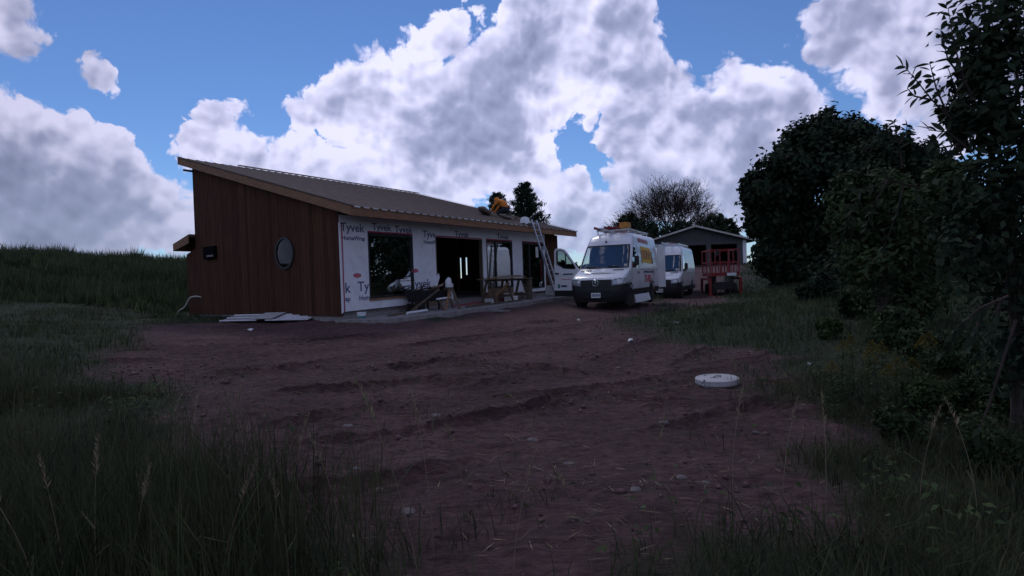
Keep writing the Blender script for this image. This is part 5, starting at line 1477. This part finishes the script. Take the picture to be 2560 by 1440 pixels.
# near shrubs and saplings on the right
make_tree('broadleaf_sapling', 'tall near sapling with large dark leaves at the right edge of the plot', 'tree', ground_under(2520, 6.2),
          px_lobes([(2460, 60, 90), (2540, 120, 100), (2440, 190, 60), (2500, 240, 90), (2580, 300, 110), (2470, 340, 90), (2400, 300, 40), (2540, 430, 120), (2450, 470, 80), (2500, 560, 120), (2600, 560, 140), (2430, 620, 80), (2560, 700, 110), (2600, 60, 100), (2620, 800, 130), (2560, 900, 90)], 6.2, seed=7),
          420, (.115, .062), MT['leafdark'], 26, .045, clump=24, sig=.24, shell=.25)
shr = [(2050, 715, 20, 50, 'low dark bush at the foot of the round-headed tree', 'leafdark'), (2150, 765, 15, 60, 'dark bush in shade below the light green sapling', 'leafmid'), (2230, 830, 11, 85, 'arching bramble bush below the weathered chair', 'leafmid'),
       (2340, 850, 9, 90, 'broad leafy bush behind the goldenrod', 'leafmid'), (2070, 850, 12.5, 32, 'small weedy bush at the soil edge above the riser lid', 'leaflite'), (2460, 970, 7.0, 95, 'leafy bush under the tall near sapling', 'leafmid'),
       (2300, 1010, 7.2, 70, 'dense weed clump just in front of the goldenrod', 'leaflite'), (2500, 1180, 5.2, 100, 'dark weed clump deep in shade at the right foreground', 'leafmid'), (2230, 1100, 6.2, 60, 'small weed clump beside the soil in the right foreground', 'leafmid')]
for i, (px, py, Y, rp, lb_, m_) in enumerate(shr):
    b = ground_under(px, Y); rr_ = random.Random(40 + i)
    R = rp * .8 * Y / F_PX
    lob = []
    for k in range(7):
        a = rr_.uniform(0, 6.28); d = rr_.uniform(.2, 1.0) * R
        lob.append(((b[0] + math.cos(a) * d, b[1] + math.sin(a) * d * .8, b[2] + rr_.uniform(.35, 1.25) * R), R * rr_.uniform(.4, .65)))
    ls = max(.05, min(.2, Y * .0085))
    make_tree('bush', lb_, 'bush', b, lob, 620, (ls * 1.25, ls * .6), MT[m_], 60 + i, .02, 'bushes and weed clumps along the right side', clump=26, sig=.22, shell=.3, barkm='twig')

# hanging outer twigs of the near sapling: each large leaf its own piece
def leaf_shape(L, W):
    n = 5; vs = []; fs = []
    for i in range(n + 1):
        t = i / n; w = W * .5 * math.sin(math.pi * min(1, t * .96 + .02)) ** .8 * (1 - .25 * t); z = -.10 * L * (t - .3) ** 2
        vs += [(t * L, -w, z + w * .3), (t * L, 0, z), (t * L, w, z + w * .3)]
    for i in range(n):
        a = 3 * i; fs += [(a, a + 3, a + 4, a + 1), (a + 1, a + 4, a + 5, a + 2)]
    me = bpy.data.meshes.new('leaf'); me.from_pydata(vs, [], fs); me.update()
    return me
LEAFM = []
for k, (L_, W_) in enumerate(((.13, .058), (.11, .055), (.15, .06))):
    me = leaf_shape(L_, W_); me.materials.append(MT['leafdark']); me.polygons.foreach_set('use_smooth', [True] * len(me.polygons)); LEAFM.append(me)
def twig_plant(name, label, Y, twigs, seed, cat='branch', lm=None, sc=1.0):
    r = random.Random(seed)
    b = at(*twigs[0][0], Y); root = thing(name, label, cat, b)
    mb = MB(); leaves = []
    for path in twigs:
        pts = [Vector(at(px, py, Y + r.uniform(-.05, .05)) - b) for (px, py) in path]
        fine = []
        for i in range(len(pts) - 1):
            for t in (0, .25, .5, .75): fine.append(pts[i].lerp(pts[i + 1], t))
        fine.append(pts[-1])
        mb.tube(fine, [.012 * (1 - .8 * i / len(fine)) for i in range(len(fine))], 5)
        for i in range(3, len(fine)):
            for s in (-1, 1):
                if r.random() < .2: continue
                d = (fine[i] - fine[i - 1]).normalized(); up = Vector((0, 0, 1))
                sd = d.cross(Vector((0, 1, 0))).normalized()
                dirv = (d * r.uniform(.4, .9) + sd * s * r.uniform(.5, 1) + Vector((0, r.uniform(-.6, .6), -.35))).normalized()
                leaves.append((fine[i] + Vector((0, r.uniform(-.02, .02), 0)), dirv))
    mb.build('twig', MT['twig'], root)
    for (p, d) in leaves:
        o = bpy.data.objects.new('leaf', (lm or LEAFM)[r.randrange(3)]); COL.objects.link(o); o.parent = root; o.location = p
        q = d.to_track_quat('X', 'Z'); o.rotation_mode = 'QUATERNION'
        from mathutils import Quaternion
        o.rotation_quaternion = q @ Quaternion((1, 0, 0), r.uniform(-1.2, 1.2)); s = r.uniform(.7, 1.1) * sc; o.scale = (s, s, s)
twig_plant('leafy_branch', 'leafy branch reaching out from the tall near sapling against the sky', 6.0,
           [[(2420, 330), (2370, 290), (2330, 250), (2290, 200), (2262, 168)], [(2370, 290), (2340, 220), (2325, 160)], [(2330, 250), (2285, 240), (2268, 220)], [(2460, 300), (2410, 200), (2385, 110), (2370, 20)], [(2430, 380), (2370, 330), (2320, 325)], [(2410, 200), (2370, 150), (2352, 75)], [(2440, 280), (2400, 250), (2370, 170)], [(2400, 360), (2350, 370), (2325, 350)]], 5)
twig_plant('leafy_shoot', 'thin leafy shoot rising above the loose-crowned tree', 8.5, [[(2255, 420), (2250, 370), (2240, 330), (2235, 305)], [(2250, 360), (2265, 330), (2268, 312)], [(2246, 350), (2222, 335), (2216, 318)]], 6)
twig_plant('drooping_branch', 'drooping light green branch hanging in front of the dark trees', 7.5, [[(2300, 470), (2220, 450), (2150, 480), (2125, 540), (2120, 580)], [(2220, 450), (2180, 520), (2165, 570)], [(2260, 460), (2240, 540), (2200, 640)]], 8, lm=None)
twig_plant('drooping_branch', 'low leafy branch with broad leaves over the goldenrod', 5.0, [[(2520, 740), (2450, 770), (2390, 820), (2360, 880)], [(2450, 770), (2440, 830), (2430, 870)], [(2500, 750), (2490, 800), (2470, 860)], [(2540, 800), (2470, 1020), (2440, 1090)]], 9)

# conifers behind the roof
def conifer(label, px, ptop, pbot, Y, wpx, seed, n=60):
    rng = np.random.default_rng(seed); r = random.Random(seed)
    top = at(px, ptop, Y); x, y = top[0], top[1]; bz = gz(x, y)
    root = thing('pine_tree', label, 'tree', (x, y, bz), group='pines behind the house roof')
    Hh = top[2] - bz; W = wpx * Y / F_PX; zb = at(px, pbot, Y)[2] - bz
    mb = MB(); mb.tube([(0, 0, -.2), (.1, 0, Hh * .5), (0, 0, Hh)], [.3, .2, .03], 7)
    P = []; A = []
    for k in range(n):
        t = (k + r.random()) / n; z = zb * .6 + (Hh - zb * .6) * t
        rad = W * (1 - t) ** .62 * r.uniform(.55, 1.1) + .25; a = k * 2.4 + r.uniform(-.4, .4)
        e = Vector((math.cos(a) * rad, math.sin(a) * rad, z + rad * .28)); s = Vector((0, 0, z - rad * .05))
        mb.tube([s, s.lerp(e, .5) + Vector((0, 0, -.05 * rad)), e], [.05, .035, .012], 4)
        m = int(30 + 70 * rad)
        tt = rng.uniform(.25, 1.05, m)[:, None]
        p = np.array(s) * (1 - tt) + np.array(e) * tt + rng.normal(size=(m, 3)) * np.array([.17, .17, .14]) * (.5 + rad * .35)
        P.append(p); A.append(np.tile(np.array((math.cos(a) * .6, math.sin(a) * .6, .8)), (m, 1)) + rng.normal(size=(m, 3)) * .45)
    P = np.concatenate(P); A = np.concatenate(A)
    v, f = leaf_quads(P, rand_dirs(len(P), rng), .48, .13, rng, A)
    arrays_mesh('crown', v, f, MT['needle'], root); mb.build('trunk', MT['bark'], root, smooth=True)
conifer('taller pine with a pointed irregular crown showing above the roof', 1313, 458, 560, 80, 64, 71, 80)
conifer('lower pine showing behind the kneeling roofer', 1243, 484, 560, 80, 54, 72, 60)

# bare-branched tree
def bare_tree():
    r = random.Random(31); Y = 72
    b = ground_under(1690, Y); root = thing('bare_tree', 'wide tree with fine bare upswept branches and few russet leaves', 'tree', b)
    mb = MB(); tips = []
    def grow(p, d, L, rad, lev):
        n = 3; pts = [p]; q = p; dd = d
        for i in range(n):
            dd = (dd + Vector((r.uniform(-1, 1), r.uniform(-1, 1), r.uniform(-.3, .7))) * .16).normalized(); q = q + dd * L / n; pts.append(q)
        mb.tube(pts, [rad * (1 - .45 * i / n) for i in range(n + 1)], 6 if lev < 2 else 4 if lev < 4 else 3, cap=False)
        if lev >= 6: tips.append(q); return
        kids = (4, 4, 4, 4, 4, 3)[lev]
        for k in range(kids):
            a = r.uniform(0, 6.28); sp = r.uniform(.35, .75)
            ax = dd.orthogonal().normalized(); ax = Matrix.Rotation(a, 3, dd) @ ax
            nd = (dd * math.cos(sp) + ax * math.sin(sp)); nd.z += .16; nd.normalize()
            st = pts[r.choice((2, 3, 3))] if lev else pts[r.choice((1, 2, 3, 3))]
            grow(st, nd, L * r.uniform(.62, .82), max(.018, rad * .55), lev + 1)
    for (dx, dz, L) in ((-.95, .5, 4.0), (-.45, .9, 4.2), (.15, 1, 4.4), (.6, .9, 3.8), (-1.2, .35, 4.2), (.25, .8, 3.6), (-.7, .75, 4.0), (.9, .6, 3.4), (-.15, 1, 4.2), (-.3, .6, 3.2), (.45, .6, 3.2)):
        grow(Vector((r.uniform(-.1, .1), 0, 1.6)), Vector((dx, r.uniform(-.4, .4), dz)).normalized(), L, .17, 1)
    mb.tube([(0, 0, -.2), (.05, 0, .8), (0, 0, 1.9)], [.42, .34, .28], 9)
    mb.build('trunk', MT['twig'], root)
    rng = np.random.default_rng(5); T = np.array([tuple(t) for t in tips]); T = T[rng.random(len(T)) < .35]
    T = T + rng.normal(size=T.shape) * .12
    v, f = leaf_quads(T, rand_dirs(len(T), rng), .22, .12, rng); arrays_mesh('leaves', v, f, MT['leafred'], root)
    root.scale = (.80, .80, .74)
    return root
bt = bare_tree()
# distant trees between house and van, and beyond
for i, (px, py, rp, lb_) in enumerate(((1400, 668, 16, 'far tree seen through the open van door window'), (1432, 672, 14, 'far tree beside the van door'), (1380, 676, 12, 'far tree just beyond the corner of the house'), (1466, 676, 14, 'far tree behind the lettered van'))):
    b = ground_under(px, 115); c = at(px, py, 115); R = rp * 115 / F_PX
    make_tree('distant_tree', lb_, 'tree', b, [((c[0] - R * .5, 115, c[2]), R * .8), ((c[0] + R * .6, 116, c[2] - R * .2), R * .75), ((c[0], 114, c[2] + R * .4), R * .6), ((c[0], 115, b[2] + R * .6), R)], 260, (.7, .45), MT['leafdark'], 90 + i, .18, 'distant trees beyond the vans', clump=16)

# ------------------------------------------------------------------ grass
def blades(name, x, y, hmin, hmax, width, m, seed, lean=.35, label=None, dead=0):
    rng = np.random.default_rng(seed); n = len(x)
    z = ground_h(x, y) - .02
    h = rng.uniform(hmin, hmax, n) * (.75 + .5 * rng.random(n)) * np.clip(.9 + 1.3 * fbm(x * .55, y * .55, 3, seed + 200), .4, 1.7); a = rng.uniform(0, 6.28, n)
    ld = lean * rng.random(n) * h; lx = np.cos(a) * ld; ly = np.sin(a) * ld
    b = rng.uniform(0, 6.28, n); wx = np.cos(b) * width * .5; wy = np.sin(b) * width * .5
    s = rng.uniform(.6, 1.2, n); wx *= s; wy *= s
    v = np.empty((n, 5, 3), np.float32)
    v[:, 0] = np.stack([x - wx, y - wy, z], 1); v[:, 1] = np.stack([x + wx, y + wy, z], 1)
    mx, my = x + lx * .35, y + ly * .35
    v[:, 2] = np.stack([mx + wx * .8, my + wy * .8, z + h * .55], 1); v[:, 3] = np.stack([mx - wx * .8, my - wy * .8, z + h * .55], 1)
    v[:, 4] = np.stack([x + lx, y + ly, z + h * .97], 1)
    i = np.arange(n)[:, None] * 5
    tri = np.concatenate([i + np.array([0, 1, 2]), i + np.array([0, 2, 3]), i + np.array([3, 2, 4])], 0)
    o = arrays_mesh(name, v.reshape(-1, 3), tri, m, stuff=True)
    return o
def scatter(n, x0, x1, y0, y1, rng, keep):
    x = rng.uniform(x0, x1, n); y = rng.uniform(y0, y1, n); k = rng.random(n) < keep(x, y); return x[k], y[k]
def in_view(x, y, pad=.28): return (np.abs(x / np.maximum(y, .1)) < .86 + pad)
g_r = np.random.default_rng(77)
_avoid = [H(u, v, 0)[:2] for (u, v) in ((-.3, -2.4), (13.5, -2.4), (13.5, 11), (-.3, 11))]
def not_built(x, y): return (poly_sd(x, y, [tuple(q) for q in _avoid]) < -.05)
# foreground: tall on the left and right, thin tufts on the soil between
def k1(x, y):
    m = soil_mask(x, y); cl = np.clip(.55 + 1.6 * fbm(x * .8, y * .8, 3, 51), 0, 1)
    return in_view(x, y) * ((1 - m) ** 1.5 * (.2 + .7 * cl) + m * np.clip(fbm(x * 1.1, y * 1.1, 3, 52) * 2 - .40, 0, .10) * np.clip((7.5 - y) / 3, .12, 1))
x, y = scatter(165000, -10, 10, 2.6, 9.5, g_r, k1)
o = blades('meadow_grass', x, y, .07, .30, .010, MT['grass'], 1, 1.0); o['label'] = 'rough green meadow grass in the foreground'; o['category'] = 'grass'
# a band of taller, darker grass on the near left
def k2(x, y): return in_view(x, y) * (1 - soil_mask(x, y)) * np.clip(.35 + 1.5 * fbm(x * .5, y * .5, 3, 61), 0, 1) * (x < -.2 * y + .4)
x, y = scatter(60000, -9, 1, 2.8, 9.5, g_r, k2)
o = blades('tall_grass', x, y, .35, .75, .009, MT['grass'], 2, .6); o['label'] = 'tall dark grass in the left foreground'; o['category'] = 'grass'
def k3(x, y): return in_view(x, y) * (1 - soil_mask(x, y)) * not_built(x, y)
x, y = scatter(90000, -20, 24, 9.5, 24, g_r, k3)
o = blades('slope_grass', x, y, .06, .24, .020, MT['hillgrass'], 3, .8); o['label'] = 'grass of the slopes left and right of the yard'; o['category'] = 'grass'
def k4(x, y): return in_view(x, y) * (1 - soil_mask(x, y)) * not_built(x, y) * (x < -5)
x, y = scatter(150000, -52, 0, 24, 62, g_r, k4)
o = blades('hill_grass', x, y, .35, .95, .05, MT['hillgrass'], 4, .4); o['label'] = 'long grass covering the hill behind the house'; o['category'] = 'grass'
def k4b(x, y): return in_view(x, y) * (1 - soil_mask(x, y)) * not_built(x, y)
x, y = scatter(60000, 4, 40, 22, 56, g_r, k4b)
o = blades('lawn_grass', x, y, .06, .22, .035, MT['hillgrass'], 6, .8); o['label'] = 'short grass around the lift and below the garage'; o['category'] = 'grass'
# broad-leaved weeds low in the foreground
def k5(x, y): return in_view(x, y) * np.clip(1.15 - soil_mask(x, y), 0, 1) * np.clip(fbm(x * 1.3, y * 1.3, 3, 81) * 3 - .35, 0, 1)
x, y = scatter(26000, -8, 9, 2.9, 11, g_r, k5)
z = ground_h(x, y) + g_r.uniform(.02, .28, len(x))
v, f = leaf_quads(np.stack([x, y, z], 1), rand_dirs(len(x), g_r) * .6 + np.array([0, 0, .8]), .075, .038, g_r)
o = arrays_mesh('weeds', v, f, MT['leaflite'], stuff=True); o['label'] = 'low broad-leaved weeds among the foreground grass'; o['category'] = 'weeds'
# straw and roots trodden into the soil
def k6(x, y): return in_view(x, y) * soil_mask(x, y) * np.clip(.25 + 1.6 * fbm(x * .6, y * .6, 3, 91), 0, 1) * not_built(x, y)
x, y = scatter(9000, -9, 9, 3.2, 15, g_r, k6)
z = ground_h(x, y) + .012; aa = g_r.uniform(0, 6.28, len(x))
v, f = leaf_quads(np.stack([x, y, z], 1), np.tile([0, 0, 1.], (len(x), 1)) + g_r.normal(size=(len(x), 3)) * .25, .16, .008, g_r, np.stack([np.cos(aa), np.sin(aa), g_r.normal(size=len(x)) * .2], 1))
o = arrays_mesh('straw', v, f, MT['straw'], stuff=True); o['label'] = 'bits of dry straw and roots on the bare soil'; o['category'] = 'straw'
# clods of soil
def k7(x, y): return in_view(x, y) * soil_mask(x, y) * np.clip(fbm(x * .7, y * .7, 3, 95) * 3 - .1, 0, 1) * not_built(x, y)
x, y = scatter(14000, -9, 9, 3.2, 16, g_r, k7)
ico = np.array([(1, 0, 0), (-1, 0, 0), (0, 1, 0), (0, -1, 0), (0, 0, 1), (0, 0, -1)], float); icf = np.array([(0, 2, 4), (2, 1, 4), (1, 3, 4), (3, 0, 4), (2, 0, 5), (1, 2, 5), (3, 1, 5), (0, 3, 5)])
n = len(x); sz = g_r.gamma(1.6, .007, n) + .006
cv = ico[None] * g_r.uniform(.6, 1.4, (n, 6, 1)) * sz[:, None, None] * np.array([1, 1, .7]) + np.stack([x, y, ground_h(x, y) + sz * .3], 1)[:, None]
cf = (icf[None] + np.arange(n)[:, None, None] * 6).reshape(-1, 3)
MT['clod'] = mat('soil_clods', (.125, .072, .068), .95, var=.35, island=.3)
o = arrays_mesh('soil_clods', cv.reshape(-1, 3), cf, MT['clod'], stuff=True); o['label'] = 'loose clods of red soil over the yard'; o['category'] = 'soil'

# ------------------------------------------------------------------ single stalks and flowering weeds
def stalk_mesh(seed, hgt):
    r = random.Random(seed); bend = r.uniform(-.25, .25); b2 = r.uniform(-.15, .15)
    pts = [Vector((bend * t * t * hgt, b2 * t * t * hgt, t * hgt)) for t in np.linspace(0, 1, 9)]
    st = MB().tube(pts, [.0035 * (1 - .6 * i / 8) for i in range(9)], 5)
    hd = MB()
    for k in range(34):
        t = .78 + .22 * k / 34; i = t * 8; a = int(min(7, i)); p = pts[a].lerp(pts[a + 1], i - a)
        an = r.uniform(0, 6.28); l = .035 * (1.25 - (t - .78) * 3)
        e = p + Vector((math.cos(an) * l * .6, math.sin(an) * l * .6, l)); s = Vector((-math.sin(an), math.cos(an), 0)) * .004
        hd.quadverts([p, p.lerp(e, .5) + s, e, p.lerp(e, .5) - s], [(0, 1, 2, 3)])
    lf = MB()
    for k in range(1):
        i = r.randint(2, 4); p = pts[i]; an = r.uniform(0, 6.28); d = Vector((math.cos(an), math.sin(an), .5)) * .14 * hgt; s = Vector((-math.sin(an), math.cos(an), 0)) * .006
        m_ = p + d; e = p + d * 1.8 + Vector((0, 0, -.12 * hgt)); lf.quadverts([p - s, p + s, m_ + s, m_ - s, e], [(0, 1, 2, 3), (3, 2, 4)])
    return [x.build('tmp', None) for x in (st, hd, lf)]
SK = []
for k in range(4):
    os_ = stalk_mesh(k, 1.0); SK.append([o.data for o in os_])
    for o in os_: bpy.data.objects.remove(o)
for d in SK:
    for q, m_ in zip(d, ('straw', 'straw', 'grass')): q.materials.append(MT[m_])
stalks = [(718, 1250, 3.9, 1.0), (245, 1420, 3.4, 1.1), (95, 1390, 3.2, .95), (160, 1400, 3.3, .9), (310, 1390, 3.3, .95), (545, 1400, 3.4, .9), (470, 1100, 5.0, .9), (575, 1060, 5.4, .95), (628, 1080, 5.2, .95), (1050, 1430, 3.5, 1.25), (1080, 1280, 4.0, 1.15), (1165, 1200, 4.6, .8),
          (1280, 1430, 3.5, .9), (1640, 1300, 4.2, .8), (1835, 1260, 4.4, .95), (1860, 1010, 7.5, .8), (1955, 1240, 4.6, .9), (2300, 1270, 4.2, .95), (2440, 1260, 4.0, .95), (2060, 1330, 4.0, 1.0), (860, 1330, 3.9, .9), (970, 900, 9.0, .7), (1335, 1050, 6.5, .7), (720, 1390, 3.5, .8), (400, 1050, 5.6, .9), (1480, 1410, 3.6, .7)]
for i, (px, py, Y, hh) in enumerate(stalks):
    p = at(px, py, Y); z = gz(p[0], p[1]); r = random.Random(i + 300)
    root = thing('grass_stalk', 'tall dry grass stalk with a feathery seed head in the foreground', 'grass stalk', (p[0], p[1], z - .02), (r.uniform(-.08, .08), r.uniform(-.08, .08), r.uniform(0, 6.28)), 'tall dry grass stalks in the foreground')
    root.scale = (1, 1, hh * r.uniform(.9, 1.1))
    for q, nm in zip(SK[i % 4], ('stem', 'seed_head', 'blade')): link(nm, q, None, root)
def goldenrod(seed, hgt):
    r = random.Random(seed); st = MB(); pts = [Vector((.04 * math.sin(t * 2 + seed), .03 * t, t * hgt)) for t in np.linspace(0, 1, 8)]
    st.tube(pts, .005, 5); rng = np.random.default_rng(seed)
    n = 90; t = rng.uniform(.1, .85, n); an = rng.uniform(0, 6.28, n); P = np.stack([np.interp(t, np.linspace(0, 1, 8), [q.x for q in pts]) + np.cos(an) * .05, np.interp(t, np.linspace(0, 1, 8), [q.y for q in pts]) + np.sin(an) * .05, t * hgt], 1)
    A = np.stack([np.cos(an), np.sin(an), np.full(n, .35)], 1); lv = leaf_quads(P, np.stack([-np.cos(an) * .4, -np.sin(an) * .4, np.ones(n)], 1), .12, .022, rng, A)
    n = 160; t = rng.uniform(0, 1, n); an = rng.uniform(0, 6.28, n); rad = (1 - t) * .09 + .01
    Pf = np.stack([np.cos(an) * rad + pts[-1].x, np.sin(an) * rad + pts[-1].y, hgt * .84 + t * hgt * .2], 1); fl = leaf_quads(Pf, rand_dirs(n, rng), .028, .014, rng)
    return st, lv, fl
GR = [goldenrod(k, 1.0) for k in range(3)]
spots = [(2100, 985, 7.8), (2135, 975, 8.0), (2190, 985, 7.6), (2215, 980, 7.9), (2290, 990, 7.4), (2300, 975, 7.8), (2165, 1000, 7.3), (2250, 1000, 7.5), (2330, 985, 7.6), (2090, 1010, 7.1), (2220, 1050, 6.6)]
for i, (px, py, Y) in enumerate(spots):
    p = at(px, py, Y); z = gz(p[0], p[1]); st, lv, fl = GR[i % 3]; r = random.Random(i)
    root = thing('goldenrod_plant', 'goldenrod with a dull yellow flower plume in the weeds right of the riser lid', 'plant', (p[0], p[1], z), (0, 0, r.uniform(0, 6)), 'goldenrod plants in the weeds')
    root.scale = (1, 1, r.uniform(.6, .85))
    if i < 3:
        st.build('stem', MT['grass'], root); a = arrays_mesh('leaves', *lv, MT['leaflite'], root); b = arrays_mesh('flower_plume', *fl, MT['gold'], root); GR[i % 3] = (st, lv, fl); globals().setdefault('GRM', {})[i % 3] = [c.data for c in root.children]
    else:
        for d in GRM[i % 3]: link(d.name.split('.')[0], d, None, root)
